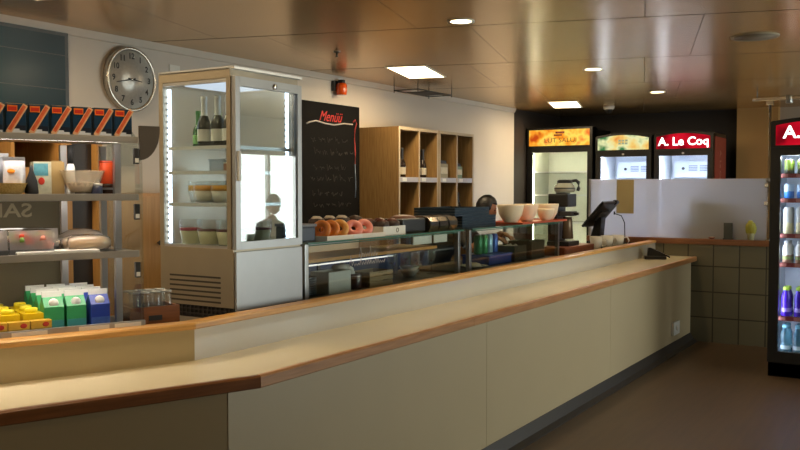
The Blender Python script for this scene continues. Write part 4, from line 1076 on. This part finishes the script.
def hand(bm, wrist, fdir, pdir, mi, side, curl=.5):
    """palm and five fingers; fdir along the fingers, pdir out of the palm"""
    F = Vector(fdir).normalized(); P = Vector(pdir); P = (P-F*P.dot(F)).normalized(); S = F.cross(P)*side; W_ = Vector(wrist)
    v = [W_, W_+F*.045, W_+F*.085]
    add_mesh(bm, skin_mesh(v, [(0, 1), (1, 2)], [(.024, .018), (.036, .016), (.034, .013)], 0, 2), lambda c: mi)
    for k, (off, L) in enumerate(((-.028, .075), (-.0095, .085), (.0095, .08), (.027, .062))):
        a = W_+F*.07+S*off; b = W_+F*.092+S*off*1.08; c = b+(F*(1-curl*.4)+P*curl*.7).normalized()*L*.5; d = c+(F*(1-curl)+P*curl*1.3).normalized()*L*.5
        add_mesh(bm, skin_mesh([a, b, c, d], [(0, 1), (1, 2), (2, 3)], [.0095, .0095, .0085, .0068], 0, 1), lambda c_: mi)
    a = W_+F*.025-S*.024; b = a+(-S*.8+F*.5+P*.25).normalized()*.035; c = b+(F*.85-S*.2+P*.45).normalized()*.034
    add_mesh(bm, skin_mesh([a, b, c], [(0, 1), (1, 2)], [.012, .0105, .008], 0, 1), lambda c_: mi)
sk = mat('skin', (176, 118, 84), .5, var=.04); hairm = mat('hair_black', (14, 11, 10), .45, var=.3, scale=80); shirt = mat('shirt_black', (24, 24, 27), .8); trouser = mat('trousers_dark', (34, 36, 44), .8)
eyem = mat('eye_dark', (24, 18, 16), .3); lipm = mat('lips', (150, 84, 70), .5); shoe = mat('shoe_black', (18, 18, 18), .5)
def person(loc, J, headM, label, handspec, group=None):
    V = J['v']; E_ = J['e']; Rr = J['r']
    bm = bmesh.new()
    me = skin_mesh(V, E_, Rr, 0, 2)
    add_mesh(bm, me, J['mat'])
    head_bm(bm, headM)
    for hs in handspec: hand(bm, *hs)
    mesh = bpy.data.meshes.new('person'); bm.to_mesh(mesh); bm.free()
    for m in (sk, shirt, trouser, eyem, lipm, shoe): mesh.materials.append(m)
    o = bpy.data.objects.new('person', mesh); COL.objects.link(o); o.location = loc
    tag(o, label, 'person', group)
    hb = bmesh.new()
    r = bmesh.ops.create_uvsphere(hb, u_segments=28, v_segments=20, radius=1.)
    rn = random.Random(5)
    for v in r['verts']:
        x, y, z = v.co; k = 1+rn.uniform(-.03, .03)
        v.co = Vector((x*.103*k-.006, y*.084*k, z*.118*k+.012))
    kill = [f for f in hb.faces if (lambda c: (c.x > .028 and c.z < .062) or (c.x > -.03 and c.z < -.01) or c.z < -.06)(f.calc_center_median())]
    bmesh.ops.delete(hb, geom=kill, context='FACES')
    bmesh.ops.solidify(hb, geom=list(hb.faces), thickness=.012)
    for v in hb.verts: v.co = headM @ v.co
    for f in hb.faces: f.smooth = True
    hm = bpy.data.meshes.new('hair'); hb.to_mesh(hm); hb.free(); hm.materials.append(hairm)
    h = bpy.data.objects.new('hair', hm); COL.objects.link(h); h.parent = o
    return o
def HM(c, fwd, up=(0, 0, 1)):
    f = Vector(fwd).normalized(); u = Vector(up); s = u.cross(f).normalized(); u = f.cross(s)
    return Matrix.Translation(Vector(c)) @ Matrix((f, s, u)).transposed().to_4x4()
# joints relative to the feet centre; person faces +X,+Y and bends forward
px, py = -3.68, 6.30
def rel(x, y, z): return (x-px, y-py, z)
V = [rel(-3.66, 6.42, .88), rel(-3.60, 6.45, 1.0), rel(-3.52, 6.50, 1.1), rel(-3.46, 6.55, 1.18), rel(-3.40, 6.61, 1.245), rel(-3.355, 6.645, 1.29),
     rel(-3.42, 6.41, 1.15), rel(-3.30, 6.36, .99), rel(-3.10, 6.36, 1.115),
     rel(-3.52, 6.69, 1.15), rel(-3.36, 6.76, .99), rel(-3.14, 6.64, 1.13),
     rel(-3.66, 6.33, .84), rel(-3.60, 6.33, .47), rel(-3.66, 6.33, .09), rel(-3.53, 6.35, .04),
     rel(-3.68, 6.52, .84), rel(-3.62, 6.54, .47), rel(-3.67, 6.54, .09), rel(-3.54, 6.57, .04)]
Ed = [(0, 1), (1, 2), (2, 3), (3, 4), (4, 5), (3, 6), (6, 7), (7, 8), (3, 9), (9, 10), (10, 11), (0, 12), (12, 13), (13, 14), (14, 15), (0, 16), (16, 17), (17, 18), (18, 19)]
Rd = [.125, .115, .115, .10, .058, .052, .062, .046, .03, .062, .046, .03, .095, .062, .044, .04, .095, .062, .044, .04]
def pm(c):
    z = c.z; x = c.x+px; y = c.y+py
    if z < .08: return 5
    if z < .9: return 2
    if (x > -3.27 and z < 1.2): return 0
    if x > -3.40 and z > 1.235: return 0
    return 1
person((px, py, 0), {'v': V, 'e': Ed, 'r': Rd, 'mat': pm}, HM(rel(-3.31, 6.68, 1.33), (.78, .42, -.35)) @ Matrix.Scale(.88, 4),
       'dark haired person in a black shirt bending over and reaching into the glass case',
       [(rel(-3.10, 6.36, 1.115), (.9, .15, -.28), (0, .1, -1), 0, 1, .5), (rel(-3.14, 6.64, 1.13), (.85, -.1, -.4), (0, -.1, -1), 0, -1, .55)])

# a person sitting by the far window: out of the frame, but mirrored in the glass cooler's door
sx_, sy_ = 1.62, 8.05
def rs(x, y, z): return (x, y, z)
V = [rs(0, 0, .60), rs(.02, 0, .72), rs(.03, 0, .88), rs(.02, 0, 1.02), rs(-.0, 0, 1.13), rs(-.02, 0, 1.19),
     rs(.02, .19, 1.06), rs(-.02, .26, .82), rs(-.2, .2, .72), rs(.02, -.19, 1.06), rs(-.02, -.26, .82), rs(-.2, -.2, .72),
     rs(-.02, .1, .57), rs(-.42, .12, .56), rs(-.40, .12, .1), rs(-.52, .13, .04), rs(-.02, -.1, .57), rs(-.42, -.12, .56), rs(-.40, -.12, .1), rs(-.52, -.13, .04)]
def pm2(c):
    if c.z < .08: return 5
    if c.z > 1.115: return 0
    if c.x < -.1 and c.z > .66: return 0
    return 2 if c.z < .64 or c.x < -.16 else 1
person((sx_, sy_, 0), {'v': V, 'e': Ed, 'r': [.14, .13, .135, .12, .055, .05, .06, .045, .03, .06, .045, .03, .09, .065, .045, .04, .09, .065, .045, .04], 'mat': pm2}, HM(rs(-.035, 0, 1.30), (-1, -.1, -.12)),
       'seated person in dark clothes by the window, mirrored in the glass cooler door',
       [(rs(-.2, .2, .72), (-.9, -.15, -.3), (0, 0, -1), 0, 1, .5), (rs(-.2, -.2, .72), (-.9, .15, -.3), (0, 0, -1), 0, -1, .5)])
ch_ = thing('dining_chair', (sx_, sy_, 0), 'dark chair under the seated person by the window', 'chair')
B(-.24, .2, -.22, .22, .42, .462, bev=.01).build('seat', dark, ch_)
MB().box(.19, .22, -.2, .2, .62, .95, bev=.01).build('backrest', dark, ch_)
for x in (-.21, .19):
    for y in (-.19, .19): B(x-.015, x+.015, y-.015, y+.015, 0, .42 if x < 0 else .62).build('leg', steel, ch_)

# ------------------------------------------------------------------ drinks coolers
fr_black = mat('cooler_black', (14, 14, 15), .35)
def sign_mat(name, spots, base, st):
    m = bpy.data.materials.new(name); m.use_nodes = True
    nt = m.node_tree; nt.nodes.clear()
    out = nt.nodes.new('ShaderNodeOutputMaterial'); e = nt.nodes.new('ShaderNodeEmission'); e.inputs[1].default_value = st
    tc = nt.nodes.new('ShaderNodeTexCoord'); no = nt.nodes.new('ShaderNodeTexNoise'); no.inputs['Scale'].default_value = 7.; no.inputs['Detail'].default_value = 2.
    cr = nt.nodes.new('ShaderNodeValToRGB'); el = cr.color_ramp.elements
    while len(el) < len(spots): el.new(.5)
    for q, (p, c) in zip(el, spots): q.position = p; q.color = (*s2l(c), 1)
    nt.links.new(tc.outputs['Object'], no.inputs['Vector']); nt.links.new(no.outputs['Fac'], cr.inputs[0]); nt.links.new(cr.outputs[0], e.inputs[0]); nt.links.new(e.outputs[0], out.inputs[0])
    return m
white_in = mat('cooler_liner', (232, 236, 240), .5)
white_in_w = mat('cooler_liner_warm', (236, 234, 214), .5)
def drinks_cooler(name, x0, y0, w, d, h, hh, label, group, signm, liner, arch=0., lamp=(225, 235, 255), lampst=8., shelves=(), side=None, rim=.05, strip=None):
    """front faces -Y; header of height hh on top, arched by arch"""
    t = thing(name, (x0, y0, 0), label, 'drinks cooler', group)
    zb, zt = .12, h-hh
    m = MB(); m.box(0, .03, .03, d, 0, h-.02).box(w-.03, w, .03, d, 0, h-.02).box(.03, w-.03, d-.03, d, 0, h-.02).box(.03, w-.03, .03, d-.03, 0, zb+.05).box(.03, w-.03, .03, d-.03, zt-.02, h-.02)
    m.build('cabinet', fr_black if side is None else [fr_black], t)
    if side is not None: B(w, w+.004, .06, d, .02, h-.06).build('side_panel', side, t)
    m = MB(); m.box(.03, .036, .035, d-.03, zb+.05, zt-.02).box(w-.036, w-.03, .035, d-.03, zb+.05, zt-.02).box(.036, w-.036, d-.036, d-.03, zb+.05, zt-.02).box(.036, w-.036, .035, d-.036, zt-.026, zt-.02).box(.036, w-.036, .035, d-.036, zb+.05, zb+.056)
    m.build('liner', liner, t)
    B(.0, w, .03, .05, .0, zb, bev=.004).build('kick_grille', fr_black, t)
    # header: black shell with an arched top, glowing face let in
    n = 12; top = [(w*i/n, h-arch+arch*(1-(2*i/n-1)**2)) for i in range(n+1)]
    hd = MB(); pa = [(0, zt)]+[(w, zt)]+list(reversed(top))
    a = [hd.bm.verts.new((x, -.03, z)) for x, z in pa]; b = [hd.bm.verts.new((x, .12, z)) for x, z in pa]
    for k in range(len(pa)): hd.bm.faces.new((a[k], a[(k+1) % len(pa)], b[(k+1) % len(pa)], b[k]))
    hd.bm.faces.new(list(reversed(a))); hd.bm.faces.new(b)
    ho = hd.build('header', fr_black, t)
    fa = MB(); e = rim*.5
    tp = [(e+(w-2*e)*i/n, h-arch-e*.8+(arch)*(1-(2*i/n-1)**2)) for i in range(n+1)]
    pa = [(e, zt+e*.5), (w-e, zt+e*.5)]+list(reversed(tp))
    a = [fa.bm.verts.new((x, -.034, z)) for x, z in pa]; b = [fa.bm.verts.new((x, -.030, z)) for x, z in pa]
    for k in range(len(pa)): fa.bm.faces.new((a[k], a[(k+1) % len(pa)], b[(k+1) % len(pa)], b[k]))
    fa.bm.faces.new(list(reversed(a))); fa.bm.faces.new(b)
    fa.build('sign_face', signm, ho)
    # door
    f = MB(); f.box(0, rim, -.02, .025, zb, zt).box(w-rim, w, -.02, .025, zb, zt).box(rim, w-rim, -.02, .025, zb, zb+.09).box(rim, w-rim, -.02, .025, zt-.06, zt)
    do = f.build('door_frame', fr_black, t)
    B(rim, w-rim, -.004, .002, zb+.09, zt-.06).build('door_glass', thin_glass('fridge_glass', (245, 248, 250), 1.5, boost=.8), do)
    B(w-rim*.8, w-rim*.4, -.05, -.02, .8, 1.2, bev=.005).build('handle', fr_black, do)
    gm = glow('cooler_tube_%s_%s' % (lamp[2], lampst), lamp, lampst)
    for x in (.05, w-.05): B(x-.009, x+.009, .034, .046, zb+.12, zt-.08).build('light_tube', gm, t)
    B(.06, w-.06, .05, .09, zt-.045, zt-.028).build('top_lamp', gm, t)
    for z in shelves:
        s = B(.036, w-.036, .07, d-.04, z-.012, z).build('shelf', thin_glass('wire_shelf', (220, 225, 230), 1.5, .1, haze=.4), t)
        if strip is None:
            B(.036, w-.036, .05, .07, z-.012, z+.004).build('shelf_rim', white_plastic, s); continue
        B(.036, w-.036, .05, .07, z-.030, z+.004).build('price_strip', strip, s)
        m = MB()
        for k in range(5): m.box(.06+.12*k, .12+.12*k, .0485, .05, z-.026, z)
        m.build('price_card', mat('strip_card', (176, 110, 100), .5), s)
    return t, zt
# the one at the right, full of drinks
red_sign = sign_mat('sign_red', [(.3, (120, 8, 20)), (.5, (190, 14, 34)), (.7, (220, 24, 46))], None, 1.0)
glow_w = glow('sign_letters', (255, 250, 250), 2.6)
RX, RY = -1.185, 7.42
rf, zt = drinks_cooler('drinks_cooler', RX, RY, .66, .62, 2.05, .235, 'tall black drinks cooler full of cans at the right edge', 'drinks coolers', red_sign, white_in, .03, shelves=(.478, .905, 1.135, 1.415, 1.61), lampst=30., rim=.075, strip=mat('strip_red', (120, 30, 30), .4, var=.3, scale=40))
text('A. Le Coq', .135, glow_w, rf, (.385, -.036, zt+.115), ONY, .0015, bold=.0022, sx=1.04)
# drinks standing on its shelves
def can(r, h, body, lid, name='drink_can', cat='can'):
    t = thing(name, (0, 0, 0), '', cat)
    MB().lathe([(r*.8, 0), (r, h*.05), (r, h*.92), (r*.82, h*.985), (r*.82, h)], n=16).build('can_body', body, t)
    MB().lathe([(0, h*.985), (r*.76, h*.985), (r*.82, h*1.005), (r*.8, h*1.012)], n=16).build('can_lid', lid, t)
    return t
def pbottle(r, h, body, capm, labm):
    t = thing('drink_bottle', (0, 0, 0), '', 'bottle')
    MB().lathe([(r*.9, 0), (r, h*.03), (r, h*.3), (r*.93, h*.42), (r, h*.55), (r*.97, h*.7), (r*.62, h*.86), (r*.58, h*.92)], n=16).build('bottle_body', body, t)
    MB().lathe([(r*.66, h*.88), (r*.66, h*.985), (r*.56, h), (0, h)], n=14).build('cap', capm, t)
    MB().lathe([(r*1.015, h*.16), (r*1.015, h*.29)], n=16, cap=False).build('label', labm, t)
    return t
two = lambda n, a, b, s: mat(n, a, .3, .2, var=.0) if False else mat(n, a, .3, .2, var=b, scale=s)
def bicolor(name, z0, lo, hi, rough=.3):
    m = bpy.data.materials.new(name); m.use_nodes = True
    nt = m.node_tree; b = nt.nodes['Principled BSDF']; b.inputs['Roughness'].default_value = rough
    tc = nt.nodes.new('ShaderNodeTexCoord'); sp = nt.nodes.new('ShaderNodeSeparateXYZ'); no = nt.nodes.new('ShaderNodeTexNoise'); no.inputs['Scale'].default_value = 30
    ad = nt.nodes.new('ShaderNodeMath'); ad.operation = 'MULTIPLY_ADD'; ad.inputs[1].default_value = .05
    nt.links.new(tc.outputs['Object'], sp.inputs[0]); nt.links.new(tc.outputs['Object'], no.inputs['Vector'])
    nt.links.new(no.outputs['Fac'], ad.inputs[0]); nt.links.new(sp.outputs[2], ad.inputs[2])
    gt = nt.nodes.new('ShaderNodeMath'); gt.operation = 'GREATER_THAN'; gt.inputs[1].default_value = z0+.025; nt.links.new(ad.outputs[0], gt.inputs[0])
    mx = nt.nodes.new('ShaderNodeMix'); mx.data_type = 'RGBA'; mx.inputs[6].default_value = (*s2l(lo), 1); mx.inputs[7].default_value = (*s2l(hi), 1)
    nt.links.new(gt.outputs[0], mx.inputs[0]); nt.links.new(mx.outputs[2], b.inputs['Base Color'])
    return m
SH = [(1.61, can(.031, .115, bicolor('can_olive', .03, (40, 52, 30), (104, 124, 40)), silver), 'dark olive green can', 'top shelf'),
      (1.415, can(.031, .115, bicolor('can_blue_c', .055, (60, 130, 210), (190, 215, 235)), silver), 'light blue can', 'second shelf'),
      (1.135, can(.034, .21, bicolor('can_gold', .09, (216, 206, 160), (196, 196, 190)), silver), 'tall pale gold can', 'third shelf'),
      (.905, pbottle(.036, .175, bicolor('bottle_fruit', .06, (150, 110, 90), (222, 222, 214)), mat('cap_grey', (190, 190, 186), .4), mat('label_fruit', (140, 160, 90), .4, var=.6, scale=60)), 'clear bottle with fruit label', 'fourth shelf'),
      (.478, pbottle(.038, .235, mat('bottle_purple', (66, 30, 170), .2, var=.2, scale=20), mat('cap_lime', (160, 190, 60), .4), mat('label_purple', (150, 130, 220), .4)), 'purple bottle with lime cap', 'fifth shelf'),
      (.177, pbottle(.038, .235, thin_glass('water_glass', (200, 232, 240), 1.5, .05, haze=.5, hazecol=(170, 215, 228)), mat('cap_blue', (120, 180, 200), .4), mat('label_water', (220, 235, 240), .4)), 'clear water bottle', 'bottom')]
for z, o, nm_, sh in SH:
    first = True; o['group'] = '%ss in the right cooler' % nm_
    for r_ in range(2):
        for c_ in range(3):
            p = (RX+.115+.095*c_, RY+.115+.09*r_, z+.0008)
            lb = '%s, %s row, %s, %s of right-edge cooler' % (nm_, ['front', 'second'][r_], ['leftmost', 'second from left', 'third from left'][c_], sh)
            if first: o.location = p; o['label'] = lb; first = False
            else: dup(o, p, lb)
# the three beyond the screen
FY = 9.62
s1 = sign_mat('sign_yellow', [(.3, (190, 70, 20)), (.42, (240, 150, 40)), (.55, (250, 214, 90)), (.7, (236, 120, 50))], None, 1.15)
s2_ = sign_mat('sign_fruit', [(.3, (60, 120, 70)), (.45, (226, 226, 170)), (.58, (236, 200, 110)), (.72, (226, 130, 60))], None, 1.1)
f1, z1 = drinks_cooler('drinks_cooler', -4.225, FY, .80, .6, 2.2, .225, 'drinks cooler with glowing yellow orange header, leftmost of the three in the alcove', 'drinks coolers', s1, white_in_w, 0., lamp=(240, 236, 205), lampst=38., shelves=(1.1, 1.42, 1.69), rim=.06)
text('LUT SALUI', .075, mat('sign_brown_text', (110, 66, 16), .5), f1, (.42, -.036, z1+.075), ONY, .001, bold=-.0005, sx=1.15)
mk = MB(); mk.box(.36, .47, -.037, -.0345, z1+.155, z1+.178).box(.34, .44, -.037, -.0345, z1+.128, z1+.146); mk.build('logo_bar', mat('logo_dark', (96, 40, 20), .5), f1)
f2, z2 = drinks_cooler('drinks_cooler', -3.385, FY, .63, .6, 2.11, .20, 'drinks cooler with pale green fruit header, middle of the three in the alcove', 'drinks coolers', s2_, white_in, .035, lamp=(222, 232, 255), lampst=38., shelves=(1.1, 1.4), rim=.055)
mk = MB()
for z in (z2+.075, z2+.105):
    for k in range(3): mk.box(.265+.037*k, .295+.037*k, -.037, -.0345, z, z+.022)
mk.build('logo_block', mat('logo_grey', (150, 170, 160), .5), f2)
f3, z3 = drinks_cooler('drinks_cooler', -2.725, FY, .62, .6, 2.11, .20, 'drinks cooler with red header and white lettering, rightmost of the three in the alcove', 'drinks coolers', red_sign, white_in, .035, lamp=(222, 232, 255), lampst=38., shelves=(1.1, 1.4), side=mat('side_red', (158, 62, 46), .5, var=.25, scale=8), rim=.055)
text('A. Le Coq', .124, glow_w, f3, (.315, -.036, z3+.088), ONY, .0015, bold=.0022, sx=1.03)
text('A. Le Coq', .09, mat('side_letters', (190, 130, 110), .5), f3, (.6255, .32, 1.72), (PI/2, PI/2, PI/2), .001, bold=.003)
for f, w_ in ((f2, .63), (f3, .62)):
    e = B(.1, w_-.1, .44, .555, 1.62, 1.80, bev=.006).build('fan_cover', mat('fan_cover', (214, 220, 230), .5), f)
    m = MB()
    for k in (0, 1):
        for q in range(4): m.box(.26+.12*k, .355+.12*k, .436, .44, 1.69+.018*q, 1.70+.018*q)
    m.build('fan_vent', mat('vent_grey', (140, 146, 158), .5), e)
    MB().lathe([(.016, 0), (.016, .012), (0, .013)], (.2, .428, 1.72), 14, 'y').build('dial', dark, e)
    B(w_/2-.012, w_/2+.012, -.024, -.02, 1.865, 1.885).build('badge', silver, f)

# ------------------------------------------------------------------ things around the screen
sh_ = tag(B(-.085, .095, -.002, 0, 0, .345).build('paper_sheet', mat('sheet_olive', (176, 160, 116), .7)), 'olive beige sheet of paper stuck high on the frosted glass screen', 'paper'); sh_.location = (-2.80, HY+.0435, 1.24)
bxs = thing('storage_box', (-1.98, 9.03, 1.005), 'lower of two olive cardboard boxes behind the frosted glass', 'box', 'boxes behind the frosted glass')
kb = mat('box_olive', (150, 138, 92), .6)
B(-.28, .3, -.1, .14, 0, .2, bev=.004).build('carton', kb, bxs); B(-.28, .3, -.02, .02, .2, .202).build('tape', mat('tape', (170, 160, 120), .4), bxs)
bxt = thing('storage_box', (-2.04, 9.03, 1.2075), 'upper smaller olive cardboard box behind the frosted glass', 'box', 'boxes behind the frosted glass')
B(-.14, .14, -.1, .12, 0, .2, bev=.004).build('carton', kb, bxt); B(-.14, .14, -.02, .02, .2, .202).build('tape', MATS['tape'], bxt)
tbk = thing('side_table', (-2.1, 9.13, 0), 'narrow table behind the tiled half wall carrying two boxes', 'table')
B(-.5, .7, -.2, .2, .98, 1.004).build('tabletop', oak, tbk)
for x in (-.46, .66):
    for y in (-.17, .17): B(x-.02, x+.02, y-.02, y+.02, 0, .98).build('leg', oak, tbk)
mb_ = thing('menu_holder', (-1.775, HY+.0, 1.006), 'small dark menu stand on the wooden cap of the half wall', 'menu stand')
B(-.04, .04, .0, .012, 0, .16, bev=.002).build('card', mat('menu_dark', (58, 60, 54), .4), mb_); B(-.045, .045, -.01, .025, -.0005, .012).build('foot', dark, mb_)
pot = thing('potted_plant', (-1.57, HY+.01, 1.006), 'small yellow green leafy plant in a pale pot on the half wall', 'plant')
MB().lathe([(.028, 0), (.034, .06), (.036, .064), (.03, .064), (0, .05)], n=18).build('pot', mat('pot_pale', (176, 170, 130), .5), pot)
m = MB()
for k in range(7):
    a = k*.9; m.blob((.022*math.cos(a), .014*math.sin(a), .1+.02*(k % 3)), (.03, .01, .05), .1, 2, k)
m.build('leaves', mat('leaf_yellow', (166, 160, 60), .5, var=.2, scale=20), pot)
nuts = thing('small_dish', (-1.93, HY+.02, 1.006), 'tiny reddish dish on the wooden cap left of the menu stand', 'dish')
MB().lathe([(.02, 0), (.034, .018), (.03, .018), (0, .006)], n=18).build('dish', mat('dish_red', (150, 90, 70), .4), nuts); MB().blob((0, 0, .014), (.022, .022, .01)).build('sweets', cream, nuts)
# chrome pole and rail
po = thing('chrome_pole', (-1.425, HY+.05, 1.005), 'slim chrome pole rising from the half wall to the ceiling rail', 'pole')
MB().lathe([(.03, 0), (.03, .008), (.013, .012), (.013, 1.28)], n=16).build('tube', chrome, po)
MB().lathe([(.022, 0), (.022, .04)], (0, 0, .55), 16).build('collar', steel, po)
MB().box(-.03, .03, -.03, .03, 1.27, 1.31, bev=.005).build('rail_joint', chrome, po)
rlx = thing('ceiling_rail', (-1.42, HY+.05, 2.2855+.03), 'shiny metal rail with round sockets hung under the ceiling above the chrome pole', 'rail')
B(-.16, .9, -.02, .02, 0, .035, bev=.005).build('rail', chrome, rlx)
for k in range(5): MB().lathe([(.03, -.03), (.034, -.025), (.034, .04), (.03, .045)], (.16+.13*k, 0, .0), 16).build('socket', steel, rlx)
for x in (-.12, .35, .8): MB().lathe([(.006, .035), (.006, CEIL-2.3155)], (x, 0, 0), 8).build('hanger', steel, rlx)

# ------------------------------------------------------------------ ceiling fixtures
lw = glow('lamp_warm', (255, 226, 176), 14.)
def downlight(x, y, label, r=.075):
    t = thing('downlight', (x, y, CEIL), label, 'ceiling light', 'round downlights')
    MB().lathe([(r*.78, -.004), (r, -.006), (r, 0)], n=28, cap=False).build('trim_ring', white_paint, t)
    MB().lathe([(0, -.002), (r*.78, -.003), (r*.78, -.0005), (0, -.0005)], n=28).build('diffuser', lw, t)
    return t
downlight(-2.27, 4.26, 'round lit downlight nearest the camera')
downlight(-2.32, 6.50, 'round lit downlight, middle one along the counter')
downlight(-2.35, 8.36, 'round lit downlight above the far end of the counter')
dl = [(-2.27, 2.0), (-2.25, -.1)]
for k, (x, y) in enumerate(dl): downlight(x, y, 'round lit downlight in the ceiling outside the picture, %s' % ['over the near counter', 'behind the camera'][k])
def panel(x, y, label):
    t = thing('ceiling_panel_light', (x, y, CEIL), label, 'ceiling light', 'square ceiling lights', R(16.5))
    m = MB(); m.box(-.16, .16, -.35, -.335, -.006, 0).box(-.16, .16, .335, .35, -.006, 0).box(-.16, -.145, -.335, .335, -.006, 0).box(.145, .16, -.335, .335, -.006, 0)
    m.build('frame', white_paint, t); B(-.145, .145, -.335, .335, -.004, -.001).build('diffuser', lw, t)
panel(-3.55, 5.93, 'rectangular lit ceiling panel near the wall beacon')
panel(-3.55, 9.08, 'rectangular lit ceiling panel before the glowing coolers')
panel(-3.5, 2.4, 'rectangular lit ceiling panel outside the picture above the snack case')
panel(-3.5, -.4, 'rectangular lit ceiling panel outside the picture behind the camera')
sp = thing('ceiling_speaker', (-1.0, 5.62, CEIL), 'unlit round grey ceiling speaker at the upper right', 'speaker')
MB().lathe([(.12, -.004), (.135, -.008), (.14, 0)], n=32, cap=False).build('ring', mat('ring_grey', (150, 138, 116), .4, .3), sp)
MB().lathe([(0, -.006), (.12, -.005), (.12, 0), (0, 0)], n=32).build('grille', mat('grille_grey', (120, 108, 90), .5, .3, var=.4, scale=160), sp)
sd = thing('dome_camera', (-3.22, 9.55, CEIL), 'small white dome camera with dark lens under the ceiling before the alcove', 'dome camera')
MB().lathe([(.06, 0), (.06, -.02), (.05, -.035), (0, -.036)], n=22).build('base', white_plastic, sd)
MB().blob((0, 0, -.04), (.042, .042, .04)).build('dome', black, sd)
sk_ = thing('sprinkler', (-3.47, 4.76, CEIL), 'tiny dark sprinkler head in the ceiling above the glass cooler', 'sprinkler')
MB().lathe([(.022, 0), (.022, -.006), (.008, -.01), (.006, -.03), (.014, -.034), (0, -.035)], n=14).build('head', dark, sk_); MB().lathe([(.026, 0), (.026, -.003)], n=14, cap=False).build('rose', steel, sk_)
hr = thing('hanging_rack', (-3.97, 6.75, 2.345), 'thin dark metal frame hung under the ceiling above the oak shelf units', 'rack')
MB().tube([(-.12, -.3, 0), (.12, -.3, 0), (.12, .3, 0), (-.12, .3, 0)], .005, 6, closed=True).build('frame', dark, hr)
for (x, y) in ((-.12, -.3), (.12, -.3), (.12, .3), (-.12, .3)): MB().lathe([(.004, -.02), (.004, CEIL-2.345)], (x, y, 0), 6).build('hanger', dark, hr)
B(-.115, .115, -.1, .2, -.004, .004).build('panel', dark, hr)

# ------------------------------------------------------------------ light
def area(name, loc, rot, sx, sy, power, col, spread=PI):
    l = bpy.data.lights.new(name, 'AREA'); l.shape = 'RECTANGLE'; l.size = sx; l.size_y = sy; l.energy = power; l.color = col; l.spread = spread
    o = bpy.data.objects.new(name, l); COL.objects.link(o); o.location = loc; o.rotation_euler = rot
    return o
W_ = bpy.data.worlds.new('overcast_sky'); SC.world = W_; W_.use_nodes = True
bg = W_.node_tree.nodes['Background']; bg.inputs[0].default_value = (.97, .97, .95, 1); bg.inputs[1].default_value = SKY
for i, (a, b) in enumerate(WIN):
    l = area('window_portal', (XE+.12, (a+b)/2, (ZS+ZT)/2), (0, PI/2, 0), ZT-ZS, b-a, 1, (1, 1, 1)); l.data.cycles.is_portal = True
warm = (1., .78, .48)
for (x, y) in [(-2.27, 4.26), (-2.32, 6.5), (-2.35, 8.36)]+dl:
    area('downlight_beam', (x, y, CEIL-.012), (0, 0, 0), .11, .11, DOWN, warm)
for (x, y) in [(-3.55, 5.93), (-3.55, 9.08), (-3.5, 2.4), (-3.5, -.4)]:
    o = area('panel_beam', (x, y, CEIL-.012), (0, 0, R(16.5)), .29, .67, PANEL, warm)
for x, w_ in ((-3.385, .63), (-2.725, .62)):        # the lamps inside the alcove coolers' heads
    area('cooler_head_lamp', (x+w_/2, FY+.11, 1.86), (R(-28), 0, 0), w_-.16, .04, COOLP, (.86, .92, 1.))
area('cooler_head_lamp', (RX+.33, RY+.10, 1.74), (R(-25), 0, 0), .5, .03, 3., (.86, .92, 1.))
# ------------------------------------------------------------------ camera
cd = bpy.data.cameras.new('camera'); cd.sensor_width = 36; cd.lens = 875/800*36; cd.clip_start = .05
co = bpy.data.objects.new('camera', cd); COL.objects.link(co); co.location = (0, 0, 1.5); co.rotation_euler = (R(90-2.42), 0, R(32))
SC.camera = co
vs = SC.view_settings; vs.view_transform = 'Standard'; vs.look = 'None'; vs.exposure = EXPO; vs.gamma = 1.; vs.use_curve_mapping = False
SC.cycles.use_denoising = True
SC.cycles.max_bounces = 10; SC.cycles.transparent_max_bounces = 24; SC.cycles.glossy_bounces = 4; SC.cycles.diffuse_bounces = 4
SC.cycles.sample_clamp_indirect = 4.; SC.cycles.caustics_reflective = False; SC.cycles.caustics_refractive = False
